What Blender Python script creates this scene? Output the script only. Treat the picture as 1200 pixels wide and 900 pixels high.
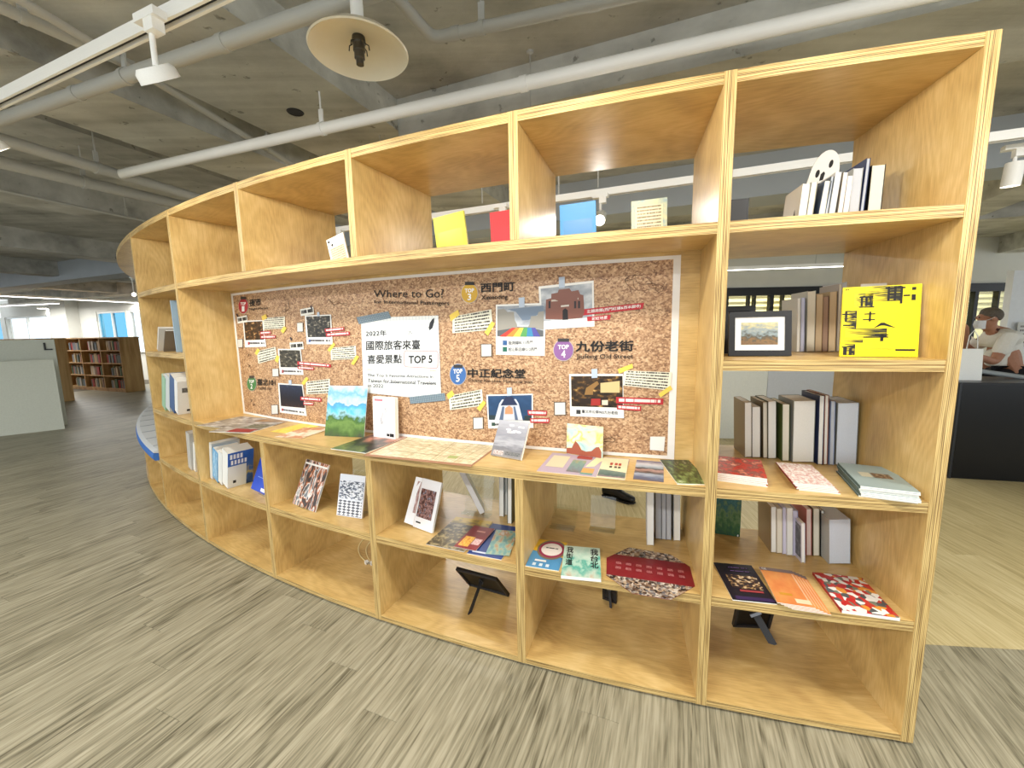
import bpy, bmesh, math, random
from mathutils import Vector, Matrix
random.seed(7)
for o in list(bpy.data.objects): bpy.data.objects.remove(o)
SC = bpy.context.scene
COL = SC.collection
# ------------------------------------------------------------------ camera
F_PX, PIT, ROL, EYE = 478.5, math.radians(7.53), math.radians(1.06), 1.423
cp, sp, cr, sr = math.cos(PIT), math.sin(PIT), math.cos(ROL), math.sin(ROL)
cam_d = bpy.data.cameras.new('camera'); cam = bpy.data.objects.new('camera', cam_d); COL.objects.link(cam)
cam_d.sensor_fit = 'HORIZONTAL'; cam_d.sensor_width = 36.0; cam_d.lens = F_PX / 1200 * 36
cam_d.clip_start = 0.02
fw, up0, rt0 = Vector((0, cp, -sp)), Vector((0, sp, cp)), Vector((1, 0, 0))
cx_, cy_ = rt0 * cr - up0 * sr, rt0 * sr + up0 * cr
m = Matrix.Identity(4)
for i in range(3): m[i][0], m[i][1], m[i][2] = cx_[i], cy_[i], -fw[i]
m[2][3] = EYE
cam.matrix_world = m
SC.camera = cam
# ------------------------------------------------------------------ world, exposure
SC.view_settings.view_transform = 'Standard'; SC.view_settings.look = 'None'
SC.view_settings.gamma = 1.0; SC.view_settings.use_curve_mapping = False
SC.view_settings.exposure = -0.2
w = bpy.data.worlds.new('world'); SC.world = w; w.use_nodes = True
bg = w.node_tree.nodes['Background']
bg.inputs[0].default_value = (0.88, 0.95, 1.0, 1); bg.inputs[1].default_value = 1.9
# ------------------------------------------------------------------ pixel -> place helpers
def ray(u, v):
    r2, u2 = (u - 600) / F_PX, (450 - v) / F_PX
    return cx_ * r2 + cy_ * u2 + fw
EYE_P = Vector((0, 0, EYE))
def atz(u, v, z):
    d = ray(u, v); return EYE_P + d * ((z - EYE) / d.z)
def aty(u, v, y):
    d = ray(u, v); return EYE_P + d * (y / d.y)
CX, CY, R = 3.3, 10.747, 9.74          # centre and front radius of the curved bookshelf
def oncyl(u, v, r):
    d = ray(u, v); a = d.x**2 + d.y**2; b = -2 * (d.x * CX + d.y * CY); c = CX**2 + CY**2 - r * r
    t = (-b - math.sqrt(max(0, b * b - 4 * a * c))) / (2 * a); return EYE_P + d * t
def pol(deg, r, z=0.0):
    a = math.radians(deg); return Vector((CX + r * math.cos(a), CY + r * math.sin(a), z))
def ang(p): return math.degrees(math.atan2(p.y - CY, p.x - CX))
def rad(p): return math.hypot(p.x - CX, p.y - CY)
def proj(p):
    d = p - EYE_P; f = d.dot(fw)
    return (600 + F_PX * d.dot(cx_) / f, 450 - F_PX * d.dot(cy_) / f, f)
# ------------------------------------------------------------------ materials
def lin(c):
    return tuple(((x / 255) / 12.92 if x / 255 <= 0.04045 else ((x / 255 + 0.055) / 1.055) ** 2.4) for x in c) + (1,)
_m = {}
def newmat(name):
    m = bpy.data.materials.new(name); m.use_nodes = True
    return m, m.node_tree.nodes, m.node_tree.links, m.node_tree.nodes['Principled BSDF']
def flat(rgb, rough=0.55, name=None, spec=0.4, metal=0.0):
    k = ('flat', tuple(rgb), rough, spec, metal)
    if k in _m: return _m[k]
    m, N, L, b = newmat(name or 'paint_%d_%d_%d' % tuple(rgb))
    n = N.new('ShaderNodeTexNoise'); n.inputs['Scale'].default_value = 40; n.inputs['Detail'].default_value = 3
    h = N.new('ShaderNodeHueSaturation'); h.inputs['Color'].default_value = lin(rgb)
    mr = N.new('ShaderNodeMapRange'); mr.inputs[3].default_value = 0.94; mr.inputs[4].default_value = 1.06
    L.new(n.outputs[0], mr.inputs[0]); L.new(mr.outputs[0], h.inputs['Value']); L.new(h.outputs[0], b.inputs['Base Color'])
    b.inputs['Roughness'].default_value = rough; b.inputs['Specular IOR Level'].default_value = spec
    b.inputs['Metallic'].default_value = metal
    _m[k] = m; return m
def emit(rgb, s):
    k = ('emit', tuple(rgb), s)
    if k in _m: return _m[k]
    m, N, L, b = newmat('lamp_glow'); b.inputs['Base Color'].default_value = lin(rgb)
    b.inputs['Emission Color'].default_value = lin(rgb); b.inputs['Emission Strength'].default_value = s
    _m[k] = m; return m
def ramp(N, cols, const=False):
    r = N.new('ShaderNodeValToRGB'); e = r.color_ramp.elements
    if const: r.color_ramp.interpolation = 'CONSTANT'
    n = len(cols)
    for i, c in enumerate(cols):
        pos, col = (c if isinstance(c[1], (tuple, list)) else (i / max(1, n - 1), c))
        if i < 2: el = e[i]; el.position = pos
        else: el = e.new(pos)
        el.color = lin(col)
    return r
def math_node(N, L, op, a, b):
    n = N.new('ShaderNodeMath'); n.operation = op
    for i, x in enumerate((a, b)):
        if isinstance(x, (int, float)): n.inputs[i].default_value = x
        else: L.new(x, n.inputs[i])
    return n.outputs[0]
def art(cols, noise=1.0, kv=0.0, ku=0.0, scale=6.0, stretch=(1, 1), detail=4.0, dist=0.0, const=False, seed=0.0, rough=0.35, off=0.0, kind='noise'):
    """printed picture: a colour ramp over noise + vertical / horizontal place on the sheet (UV 0..1)"""
    m, N, L, b = newmat('printed_paper')
    uv = N.new('ShaderNodeUVMap'); sep = N.new('ShaderNodeSeparateXYZ'); L.new(uv.outputs[0], sep.inputs[0])
    mp = N.new('ShaderNodeMapping'); mp.inputs['Scale'].default_value = (stretch[0], stretch[1], 1)
    mp.inputs['Location'].default_value = (seed * 3.7, seed * 1.3, seed)
    L.new(uv.outputs[0], mp.inputs[0])
    if kind == 'voronoi':
        t = N.new('ShaderNodeTexVoronoi'); t.inputs['Scale'].default_value = scale; src = t.outputs['Color']
        L.new(mp.outputs[0], t.inputs[0])
        s2 = N.new('ShaderNodeSeparateXYZ'); L.new(src, s2.inputs[0]); src = s2.outputs[0]
    else:
        t = N.new('ShaderNodeTexNoise'); t.inputs['Scale'].default_value = scale; t.inputs['Detail'].default_value = detail
        t.inputs['Distortion'].default_value = dist; L.new(mp.outputs[0], t.inputs[0]); src = t.outputs[0]
        src = math_node(N, L, 'MULTIPLY_ADD', src, 2.0); src.node.inputs[2].default_value = -0.5
    f = math_node(N, L, 'MULTIPLY', src, noise)
    f = math_node(N, L, 'ADD', f, math_node(N, L, 'MULTIPLY', sep.outputs[1], kv))
    f = math_node(N, L, 'ADD', f, math_node(N, L, 'MULTIPLY', sep.outputs[0], ku))
    f = math_node(N, L, 'ADD', f, off)
    r = ramp(N, cols, const); L.new(f, r.inputs[0]); L.new(r.outputs[0], b.inputs['Base Color'])
    b.inputs['Roughness'].default_value = rough; b.inputs['Specular IOR Level'].default_value = 0.35
    return m
def lines_mat(paper=(236, 233, 214), ink=(70, 66, 60), rows=6, seed=0.0):
    """small print: rows of broken dark dashes"""
    m, N, L, b = newmat('small_print')
    uv = N.new('ShaderNodeUVMap'); sep = N.new('ShaderNodeSeparateXYZ'); L.new(uv.outputs[0], sep.inputs[0])
    fr = math_node(N, L, 'FRACT', math_node(N, L, 'MULTIPLY', sep.outputs[1], rows), 0)
    row = math_node(N, L, 'FLOOR', math_node(N, L, 'MULTIPLY', sep.outputs[1], rows), 0)
    cmb = N.new('ShaderNodeCombineXYZ')
    L.new(math_node(N, L, 'MULTIPLY', sep.outputs[0], rows * 9), cmb.inputs[0])
    L.new(math_node(N, L, 'MULTIPLY', row, 13.3), cmb.inputs[1]); cmb.inputs[2].default_value = seed
    t = N.new('ShaderNodeTexNoise'); t.inputs['Scale'].default_value = 1.0; t.inputs['Detail'].default_value = 2; L.new(cmb.outputs[0], t.inputs[0])
    on = math_node(N, L, 'GREATER_THAN', t.outputs[0], 0.43)
    band = math_node(N, L, 'MULTIPLY', math_node(N, L, 'GREATER_THAN', fr, 0.3), math_node(N, L, 'LESS_THAN', fr, 0.78))
    mg = math_node(N, L, 'MULTIPLY', math_node(N, L, 'GREATER_THAN', sep.outputs[0], 0.06), math_node(N, L, 'LESS_THAN', sep.outputs[0], 0.94))
    f = math_node(N, L, 'MULTIPLY', math_node(N, L, 'MULTIPLY', on, band), mg)
    mx = N.new('ShaderNodeMixRGB'); mx.inputs[1].default_value = lin(paper); mx.inputs[2].default_value = lin(ink)
    L.new(f, mx.inputs[0]); L.new(mx.outputs[0], b.inputs['Base Color']); b.inputs['Roughness'].default_value = 0.6
    return m
def noise_mat(name, cols, scale, detail=5, rough=0.8, bump=0.0, stretch=(1, 1, 1), coord='Object', dist=0.0, spec=0.3, bdist=0.01):
    m, N, L, b = newmat(name)
    tc = N.new('ShaderNodeTexCoord'); mp = N.new('ShaderNodeMapping'); mp.inputs['Scale'].default_value = stretch
    L.new(tc.outputs[coord], mp.inputs[0])
    t = N.new('ShaderNodeTexNoise'); t.inputs['Scale'].default_value = scale; t.inputs['Detail'].default_value = detail
    t.inputs['Distortion'].default_value = dist; L.new(mp.outputs[0], t.inputs[0])
    r = ramp(N, cols); L.new(t.outputs[0], r.inputs[0]); L.new(r.outputs[0], b.inputs['Base Color'])
    if bump:
        bp = N.new('ShaderNodeBump'); bp.inputs['Strength'].default_value = bump; bp.inputs['Distance'].default_value = bdist
        L.new(t.outputs[0], bp.inputs['Height']); L.new(bp.outputs[0], b.inputs['Normal'])
    b.inputs['Roughness'].default_value = rough; b.inputs['Specular IOR Level'].default_value = spec
    return m
def ply_face():
    m, N, L, b = newmat('birch_plywood_face')
    uv = N.new('ShaderNodeUVMap'); oi = N.new('ShaderNodeObjectInfo')
    add = N.new('ShaderNodeVectorMath'); add.operation = 'ADD'; L.new(uv.outputs[0], add.inputs[0])
    cmb = N.new('ShaderNodeCombineXYZ'); L.new(math_node(N, L, 'MULTIPLY', oi.outputs['Random'], 37.0), cmb.inputs[0])
    L.new(math_node(N, L, 'MULTIPLY', oi.outputs['Random'], 11.0), cmb.inputs[1]); L.new(cmb.outputs[0], add.inputs[1])
    mp = N.new('ShaderNodeMapping'); mp.inputs['Scale'].default_value = (1.0, 2.6, 1); L.new(add.outputs[0], mp.inputs[0])
    big = N.new('ShaderNodeTexNoise'); big.inputs['Scale'].default_value = 1.5; big.inputs['Detail'].default_value = 1.0; L.new(mp.outputs[0], big.inputs[0])
    wv = N.new('ShaderNodeTexWave'); wv.wave_type = 'RINGS'; wv.inputs['Scale'].default_value = 0.3
    # contour lines of the rotary-cut veneer: sine of the smooth noise
    cont = math_node(N, L, 'SINE', math_node(N, L, 'MULTIPLY', big.outputs[0], 110.0), 0)
    N.remove(wv)
    mp2 = N.new('ShaderNodeMapping'); mp2.inputs['Scale'].default_value = (5, 60, 1); L.new(add.outputs[0], mp2.inputs[0])
    fine = N.new('ShaderNodeTexNoise'); fine.inputs['Scale'].default_value = 3; fine.inputs['Detail'].default_value = 4; L.new(mp2.outputs[0], fine.inputs[0])
    blot = N.new('ShaderNodeTexNoise'); blot.inputs['Scale'].default_value = 5; blot.inputs['Detail'].default_value = 3; L.new(add.outputs[0], blot.inputs[0])
    f = math_node(N, L, 'MULTIPLY', cont, 0.03)
    f = math_node(N, L, 'ADD', f, math_node(N, L, 'MULTIPLY', fine.outputs[0], 0.35))
    f = math_node(N, L, 'ADD', f, math_node(N, L, 'MULTIPLY', blot.outputs[0], 0.6))
    r = ramp(N, [(0.30, (182, 146, 88)), (0.48, (208, 174, 110)), (0.66, (226, 196, 136))]); L.new(f, r.inputs[0])
    L.new(r.outputs[0], b.inputs['Base Color'])
    b.inputs['Roughness'].default_value = 0.33; b.inputs['Specular IOR Level'].default_value = 0.45
    return m
def ply_edge():
    m, N, L, b = newmat('plywood_edge_layers')
    uv = N.new('ShaderNodeUVMap'); sep = N.new('ShaderNodeSeparateXYZ'); L.new(uv.outputs[0], sep.inputs[0])
    mp = N.new('ShaderNodeMapping'); mp.inputs['Scale'].default_value = (5, 260, 1); L.new(uv.outputs[0], mp.inputs[0])
    t = N.new('ShaderNodeTexNoise'); t.inputs['Scale'].default_value = 1.0; t.inputs['Detail'].default_value = 2; L.new(mp.outputs[0], t.inputs[0])
    s = math_node(N, L, 'SINE', math_node(N, L, 'MULTIPLY', sep.outputs[1], 2 * math.pi / 0.0036), 0)
    f = math_node(N, L, 'ADD', math_node(N, L, 'MULTIPLY', t.outputs[0], 0.9), math_node(N, L, 'MULTIPLY', s, 0.12))
    # seam between the two glued boards
    seam = math_node(N, L, 'LESS_THAN', math_node(N, L, 'ABSOLUTE', math_node(N, L, 'SUBTRACT', sep.outputs[1], 0.018), 0), 0.0009)
    f = math_node(N, L, 'SUBTRACT', f, math_node(N, L, 'MULTIPLY', seam, 0.25))
    r = ramp(N, [(0.22, (104, 78, 42)), (0.36, (160, 128, 74)), (0.48, (198, 168, 106)), (0.68, (222, 196, 136))]); L.new(f, r.inputs[0])
    L.new(r.outputs[0], b.inputs['Base Color']); b.inputs['Roughness'].default_value = 0.5
    return m
def acrylic_mat(tint=(0.97, 0.98, 0.97, 1), name='clear_acrylic'):
    """thin clear sheet: see-through with a fresnel gloss"""
    m, N, L, b = newmat(name); out = N['Material Output']; N.remove(b)
    tr = N.new('ShaderNodeBsdfTransparent'); tr.inputs[0].default_value = tint
    gl = N.new('ShaderNodeBsdfGlossy'); gl.inputs['Roughness'].default_value = 0.05
    lw = N.new('ShaderNodeLayerWeight'); lw.inputs[0].default_value = 0.5
    fr = math_node(N, L, 'MULTIPLY_ADD', math_node(N, L, 'POWER', lw.outputs['Facing'], 3.0), 0.5); fr.node.inputs[2].default_value = 0.04
    mx = N.new('ShaderNodeMixShader'); L.new(fr, mx.inputs[0]); L.new(tr.outputs[0], mx.inputs[1]); L.new(gl.outputs[0], mx.inputs[2]); L.new(mx.outputs[0], out.inputs[0])
    return m
def concrete(name, cols, marks=0.25):
    m, N, L, b = newmat(name); tc = N.new('ShaderNodeTexCoord')
    t = N.new('ShaderNodeTexNoise'); t.inputs['Scale'].default_value = 1.7; t.inputs['Detail'].default_value = 10; t.inputs['Roughness'].default_value = 0.62; L.new(tc.outputs['Object'], t.inputs[0])
    mp = N.new('ShaderNodeMapping'); mp.inputs['Rotation'].default_value = (0, 0, math.radians(-68)); mp.inputs['Scale'].default_value = (0.35, 7.0, 7.0); L.new(tc.outputs['Object'], mp.inputs[0])
    t2 = N.new('ShaderNodeTexNoise'); t2.inputs['Scale'].default_value = 1.0; t2.inputs['Detail'].default_value = 5; L.new(mp.outputs[0], t2.inputs[0])
    pits = N.new('ShaderNodeTexNoise'); pits.inputs['Scale'].default_value = 14; pits.inputs['Detail'].default_value = 3; L.new(tc.outputs['Object'], pits.inputs[0])
    pm = N.new('ShaderNodeMapRange'); pm.inputs[1].default_value = 0.33; pm.inputs[2].default_value = 0.27; L.new(pits.outputs[0], pm.inputs[0])
    f = math_node(N, L, 'ADD', math_node(N, L, 'MULTIPLY', t.outputs[0], 1.0 - marks), math_node(N, L, 'MULTIPLY', t2.outputs[0], marks))
    f = math_node(N, L, 'SUBTRACT', f, math_node(N, L, 'MULTIPLY', pm.outputs[0], 0.2))
    r = ramp(N, cols); L.new(f, r.inputs[0]); L.new(r.outputs[0], b.inputs['Base Color'])
    bp = N.new('ShaderNodeBump'); bp.inputs['Strength'].default_value = 0.6; bp.inputs['Distance'].default_value = 0.03; L.new(f, bp.inputs['Height']); L.new(bp.outputs[0], b.inputs['Normal'])
    b.inputs['Roughness'].default_value = 0.9; b.inputs['Specular IOR Level'].default_value = 0.25
    return m
PLY, EDGE = ply_face(), ply_edge()
CLEAR = acrylic_mat()
# ------------------------------------------------------------------ object helpers
def tag(o, label=None, cat=None, group=None, kind=None):
    if label: o['label'] = label
    if cat: o['category'] = cat
    if group: o['group'] = group
    if kind: o['kind'] = kind
    return o
def thing(name, label, cat, loc=(0, 0, 0), group=None):
    o = bpy.data.objects.new(name, None); o.empty_display_size = 0.05; COL.objects.link(o); o.location = Vector(loc)
    return tag(o, label, cat, group)
class G:
    """geometry collector in world coordinates"""
    def __init__(s): s.v, s.f, s.uv, s.mi = [], [], [], []
    def poly(s, pts, uvs=None, mi=0):
        n = len(s.v); s.v += [Vector(p) for p in pts]; s.f.append(list(range(n, n + len(pts))))
        s.uv.append(uvs or [(0, 0)] * len(pts)); s.mi.append(mi)
    def box(s, o, U, V, W, mi=0, mtop=None):
        """o corner; U,V,W edge vectors. face +W uses mtop"""
        o = Vector(o); U, V, W = Vector(U), Vector(V), Vector(W)
        if U.cross(V).dot(W) < 0: o = o + U; U = -U
        u, v, w_ = U.length, V.length, W.length
        P = lambda a, b, c: o + U * a + V * b + W * c
        s.poly([P(0,0,1), P(1,0,1), P(1,1,1), P(0,1,1)], [(0,0),(1,0),(1,1),(0,1)], mi if mtop is None else mtop)
        s.poly([P(0,1,0), P(1,1,0), P(1,0,0), P(0,0,0)], [(0,v),(u,v),(u,0),(0,0)], mi)
        s.poly([P(0,0,0), P(1,0,0), P(1,0,1), P(0,0,1)], [(0,0),(u,0),(u,w_),(0,w_)], mi)
        s.poly([P(1,1,0), P(0,1,0), P(0,1,1), P(1,1,1)], [(0,0),(u,0),(u,w_),(0,w_)], mi)
        s.poly([P(0,1,0), P(0,0,0), P(0,0,1), P(0,1,1)], [(0,0),(v,0),(v,w_),(0,w_)], mi)
        s.poly([P(1,0,0), P(1,1,0), P(1,1,1), P(1,0,1)], [(0,0),(v,0),(v,w_),(0,w_)], mi)
        return s
    def cbox(s, c, hx, hy, hz, X=(1,0,0), Y=(0,1,0), Z=(0,0,1)):
        c, X, Y, Z = Vector(c), Vector(X), Vector(Y), Vector(Z)
        return s.box(c - X*hx - Y*hy - Z*hz, X*2*hx, Y*2*hy, Z*2*hz)
    def tube(s, pts, r, n=12, cap=True, r2=None):
        pts = [Vector(p) for p in pts]; rings = []
        prev = None
        for i, p in enumerate(pts):
            d = (pts[min(i+1, len(pts)-1)] - pts[max(i-1, 0)]).normalized()
            a = prev if prev is not None else (Vector((0,0,1)) if abs(d.z) < 0.9 else Vector((1,0,0)))
            x = (a - d * a.dot(d)).normalized(); y = d.cross(x); prev = x
            rr = r if not isinstance(r, (list, tuple)) else r[i]
            rings.append([p + (x * math.cos(2*math.pi*k/n) + y * math.sin(2*math.pi*k/n)) * rr for k in range(n)])
        base = len(s.v)
        for rg in rings: s.v += rg
        for i in range(len(rings)-1):
            for k in range(n):
                a, b = base + i*n + k, base + i*n + (k+1) % n
                s.f.append([a, b, b+n, a+n]); s.uv.append([(0,0)]*4); s.mi.append(0)
        if cap:
            s.f.append([base + k for k in range(n)][::-1]); s.uv.append([(0,0)]*n); s.mi.append(0)
            l = base + (len(rings)-1)*n
            s.f.append([l + k for k in range(n)]); s.uv.append([(0,0)]*n); s.mi.append(0)
        return s
    def lathe(s, prof, c, n=32, X=(1,0,0), Y=(0,1,0), Z=(0,0,1), closed=False):
        c, X, Y, Z = Vector(c), Vector(X), Vector(Y), Vector(Z); base = len(s.v)
        for r, z in prof:
            for k in range(n):
                a = 2*math.pi*k/n; s.v.append(c + (X*math.cos(a) + Y*math.sin(a))*r + Z*z)
        for i in range(len(prof)-1):
            for k in range(n):
                a, b = base + i*n + k, base + i*n + (k+1) % n
                s.f.append([a, b, b+n, a+n]); s.uv.append([(0,0)]*4); s.mi.append(0)
        return s
    def build(s, name, mats, parent=None, smooth=False, bevel=0.0):
        me = bpy.data.meshes.new(name)
        o0 = parent_loc(parent)
        me.from_pydata([tuple(p - o0) for p in s.v], [], s.f)
        mats = mats if isinstance(mats, (list, tuple)) else [mats]
        for mm in mats: me.materials.append(mm)
        uvl = me.uv_layers.new(name='UVMap'); k = 0
        for pi, p in enumerate(me.polygons):
            p.material_index = s.mi[pi]; p.use_smooth = smooth
            for j in range(len(p.vertices)): uvl.data[p.loop_start + j].uv = s.uv[pi][j][:2]
        me.validate()
        o = bpy.data.objects.new(name, me); COL.objects.link(o)
        if parent: o.parent = parent
        if bevel:
            b = o.modifiers.new('bevel', 'BEVEL'); b.width = bevel; b.segments = 2; b.limit_method = 'ANGLE'
        if smooth:
            try:
                me.set_sharp_from_angle(angle=math.radians(40))
            except Exception: pass
        return o
def parent_loc(p):
    l = Vector((0, 0, 0))
    while p is not None: l += Vector(p.location); p = p.parent
    return l
# a sheet in space: origin, right, up and outward vectors (metres); s,t in 0..1
class Sheet:
    def __init__(s, o, U, V):
        s.o, s.U, s.V = Vector(o), Vector(U), Vector(V); s.N = s.U.cross(s.V).normalized()
    def __call__(s, a, b, h=0.0): return s.o + s.U*a + s.V*b + s.N*h
def patch(S, quad, h, nx=1, ny=1):
    """quad: TL,TR,BR,BL in sheet units -> G with uv 0..1"""
    g = G(); TL, TR, BR, BL = quad
    def q(a, b):
        x = (BL[0]*(1-a)+BR[0]*a)*(1-b) + (TL[0]*(1-a)+TR[0]*a)*b
        y = (BL[1]*(1-a)+BR[1]*a)*(1-b) + (TL[1]*(1-a)+TR[1]*a)*b
        return S(x, y, h)
    for i in range(nx):
        for j in range(ny):
            a0, a1, b0, b1 = i/nx, (i+1)/nx, j/ny, (j+1)/ny
            g.poly([q(a0,b0), q(a1,b0), q(a1,b1), q(a0,b1)], [(a0,b0),(a1,b0),(a1,b1),(a0,b1)])
    return g
def rect(x0, y0, x1, y1): return [(x0, y1), (x1, y1), (x1, y0), (x0, y0)]
_tx = {}
def text_geo(s, bold=0.0):
    k = s
    if k in _tx: return _tx[k]
    c = bpy.data.curves.new('lettering', 'FONT'); c.body = s; c.resolution_u = 2; c.space_line = 1.0; bold = 0.0
    o = bpy.data.objects.new('lettering', c); COL.objects.link(o)
    dg = bpy.context.evaluated_depsgraph_get()
    me = bpy.data.meshes.new_from_object(o.evaluated_get(dg))
    vs = [(v.co.x, v.co.y) for v in me.vertices]; fs = [list(p.vertices) for p in me.polygons]
    bpy.data.objects.remove(o); bpy.data.curves.remove(c); bpy.data.meshes.remove(me)
    x0, x1 = min(v[0] for v in vs), max(v[0] for v in vs); y0, y1 = min(v[1] for v in vs), max(v[1] for v in vs)
    vs = [((x-x0)/(x1-x0 or 1), (y-y0)/(y1-y0 or 1)) for x, y in vs]
    _tx[k] = (vs, fs, (max(x1-x0, 0.01), max(y1-y0, 0.01))); return _tx[k]
def lettering(S, quad, h, s, mat, parent, name='lettering', bold=0.0):
    """bold: extra stroke weight in em, made of slightly shifted layers of the glyphs"""
    vs, fs, (w_, hh) = text_geo(s, bold); TL, TR, BR, BL = quad; g = G()
    sh = [(0, 0)] if bold <= 0 else [(-bold, -bold), (bold, -bold), (-bold, bold), (bold, bold)]
    for li, (dx, dy) in enumerate(sh):
        n0 = len(g.v)
        for a, b in vs:
            a, b = a + dx/w_, b + dy/hh
            x = (BL[0]*(1-a)+BR[0]*a)*(1-b) + (TL[0]*(1-a)+TR[0]*a)*b
            y = (BL[1]*(1-a)+BR[1]*a)*(1-b) + (TL[1]*(1-a)+TR[1]*a)*b
            g.v.append(S(x, y, h + li*0.00006))
        for f in fs: g.f.append([i + n0 for i in f]); g.uv.append([(0,0)]*len(f)); g.mi.append(0)
    o = g.build(name, mat, parent); o['kind'] = 'stuff'; return o
# ------------------------------------------------------------------ room axes (read from the pipes overhead)
UA, VA, ZA = Vector((-0.927, 0.375, 0)).normalized(), Vector((0.375, 0.927, 0)).normalized(), Vector((0, 0, 1))
def uv_(u, v, z): return UA * u + VA * v + ZA * z
def tocoord(p): return p.dot(UA), p.dot(VA)
CONC = concrete('painted_concrete', [(0.3, (134, 133, 126)), (0.5, (184, 183, 176)), (0.68, (212, 211, 204))], 0.35)
CONC2 = concrete('board_marked_concrete', [(0.3, (146, 144, 135)), (0.5, (194, 193, 184)), (0.68, (222, 221, 212))], 0.5)
BLUEC = noise_mat('blue_grey_paint', [(160, 166, 172), (182, 188, 192)], 2, 4, 0.7)
PIPEW = flat((248, 247, 242), 0.45, 'white_pipe_paint')
PIPEG = flat((186, 185, 178), 0.5, 'grey_pipe_paint')
WHITE = flat((238, 238, 232), 0.5, 'white_paint')
BLACK = flat((16, 16, 17), 0.45, 'black_plastic')
DARK = flat((44, 44, 46), 0.5, 'charcoal')
WALLM = noise_mat('off_white_wall', [(206, 205, 198), (222, 221, 214)], 3, 4, 0.85)

def structure(o, label=None): o['kind'] = 'structure'; return o
# ------------------------------------------------------------------ floor: slab + planks
def floor_mat(name, cols, alt):
    m, N, L, b = newmat(name)
    uv = N.new('ShaderNodeUVMap'); at = N.new('ShaderNodeAttribute'); at.attribute_name = 'tint'
    mp = N.new('ShaderNodeMapping'); mp.inputs['Scale'].default_value = (1.6, 34, 1); L.new(uv.outputs[0], mp.inputs[0])
    t = N.new('ShaderNodeTexNoise'); t.inputs['Scale'].default_value = 1.6; t.inputs['Detail'].default_value = 7; t.inputs['Distortion'].default_value = 1.3; L.new(mp.outputs[0], t.inputs[0])
    mp2 = N.new('ShaderNodeMapping'); mp2.inputs['Scale'].default_value = (0.9, 7, 1); L.new(uv.outputs[0], mp2.inputs[0])
    t2 = N.new('ShaderNodeTexNoise'); t2.inputs['Scale'].default_value = 1.5; t2.inputs['Detail'].default_value = 1; L.new(mp2.outputs[0], t2.inputs[0])
    rings = math_node(N, L, 'SINE', math_node(N, L, 'MULTIPLY', t2.outputs[0], 55.0), 0)
    mask = N.new('ShaderNodeTexNoise'); mask.inputs['Scale'].default_value = 1.3; L.new(uv.outputs[0], mask.inputs[0])
    mk = N.new('ShaderNodeMapRange'); mk.inputs[1].default_value = 0.45; mk.inputs[2].default_value = 0.62; L.new(mask.outputs[0], mk.inputs[0])
    f = math_node(N, L, 'MULTIPLY', t.outputs[0], 1.0)
    f = math_node(N, L, 'ADD', f, math_node(N, L, 'MULTIPLY', math_node(N, L, 'MULTIPLY', rings, mk.outputs[0]), 0.075 * alt))
    f = math_node(N, L, 'ADD', f, math_node(N, L, 'MULTIPLY', math_node(N, L, 'SUBTRACT', at.outputs['Fac'], 0.5), 0.11))
    mp3 = N.new('ShaderNodeMapping'); mp3.inputs['Scale'].default_value = (9, 150, 1); L.new(uv.outputs[0], mp3.inputs[0])
    t3 = N.new('ShaderNodeTexNoise'); t3.inputs['Scale'].default_value = 1.0; t3.inputs['Detail'].default_value = 3; L.new(mp3.outputs[0], t3.inputs[0])
    f = math_node(N, L, 'ADD', f, math_node(N, L, 'MULTIPLY', math_node(N, L, 'SUBTRACT', t3.outputs[0], 0.5), 0.42))
    r = ramp(N, cols); L.new(f, r.inputs[0]); L.new(r.outputs[0], b.inputs['Base Color'])
    b.inputs['Roughness'].default_value = 0.42; b.inputs['Specular IOR Level'].default_value = 0.35
    return m
FL_D = floor_mat('grey_oak_vinyl', [(0.26, (94, 88, 70)), (0.42, (138, 132, 110)), (0.56, (160, 153, 130)), (0.74, (178, 171, 148))], 1.0)
FL_L = floor_mat('pale_oak_vinyl', [(0.26, (178, 160, 112)), (0.5, (202, 185, 136)), (0.74, (216, 201, 156))], 0.4)
g = G(); g.box((-26, -4, -0.12), (40, 0, 0), (0, 30, 0), (0, 0, 0.117))
floor = structure(g.build('floor', flat((92, 84, 70), 0.8)))
PLW, PLL = 0.152, 1.22
A6 = math.radians(6.0)
LA, LB = Vector((math.sin(A6), math.cos(A6), 0)), Vector((math.cos(A6), -math.sin(A6), 0))   # pale planks: along, across
BND = Vector((2.0, 1.63, 0))                                                              # a point on the joint between the two floorings
def pale(p):
    """right of / behind the bookshelf the flooring is pale"""
    a = ang(p); r = rad(p)
    if (p - BND).dot(LA) < 0: return False
    if a < -101 or a > 90: return (r < 9.45) and -131 < a < 0
    return True
planks = []
def add_planks(along, across, test, mat, lo, hi, clo, chi):
    n0, n1 = int(clo / PLW), int(chi / PLW)
    for i in range(n0, n1):
        sh = (i * 0.447 % 1) * PLL; k = int(lo / PLL) - 1
        while k * PLL < hi:
            a0, a1 = k * PLL + sh, (k + 1) * PLL + sh; c0, c1 = i * PLW, (i + 1) * PLW; k += 1
            planks.append((along, across, a0, a1, c0, c1, test, mat))
add_planks(VA, -UA, lambda p: not pale(p), 0, -5, 22, -15, 6)
add_planks(LA, LB, pale, 1, 0, 14, -9, 12)
def clip(poly, n, d):
    """keep the part of poly where p.n >= d"""
    out = []
    for i, p in enumerate(poly):
        q = poly[(i+1) % len(poly)]; a, b = p.dot(n)-d, q.dot(n)-d
        if a >= 0: out.append(p)
        if (a >= 0) != (b >= 0): out.append(p.lerp(q, a/(a-b)))
    return out
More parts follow.
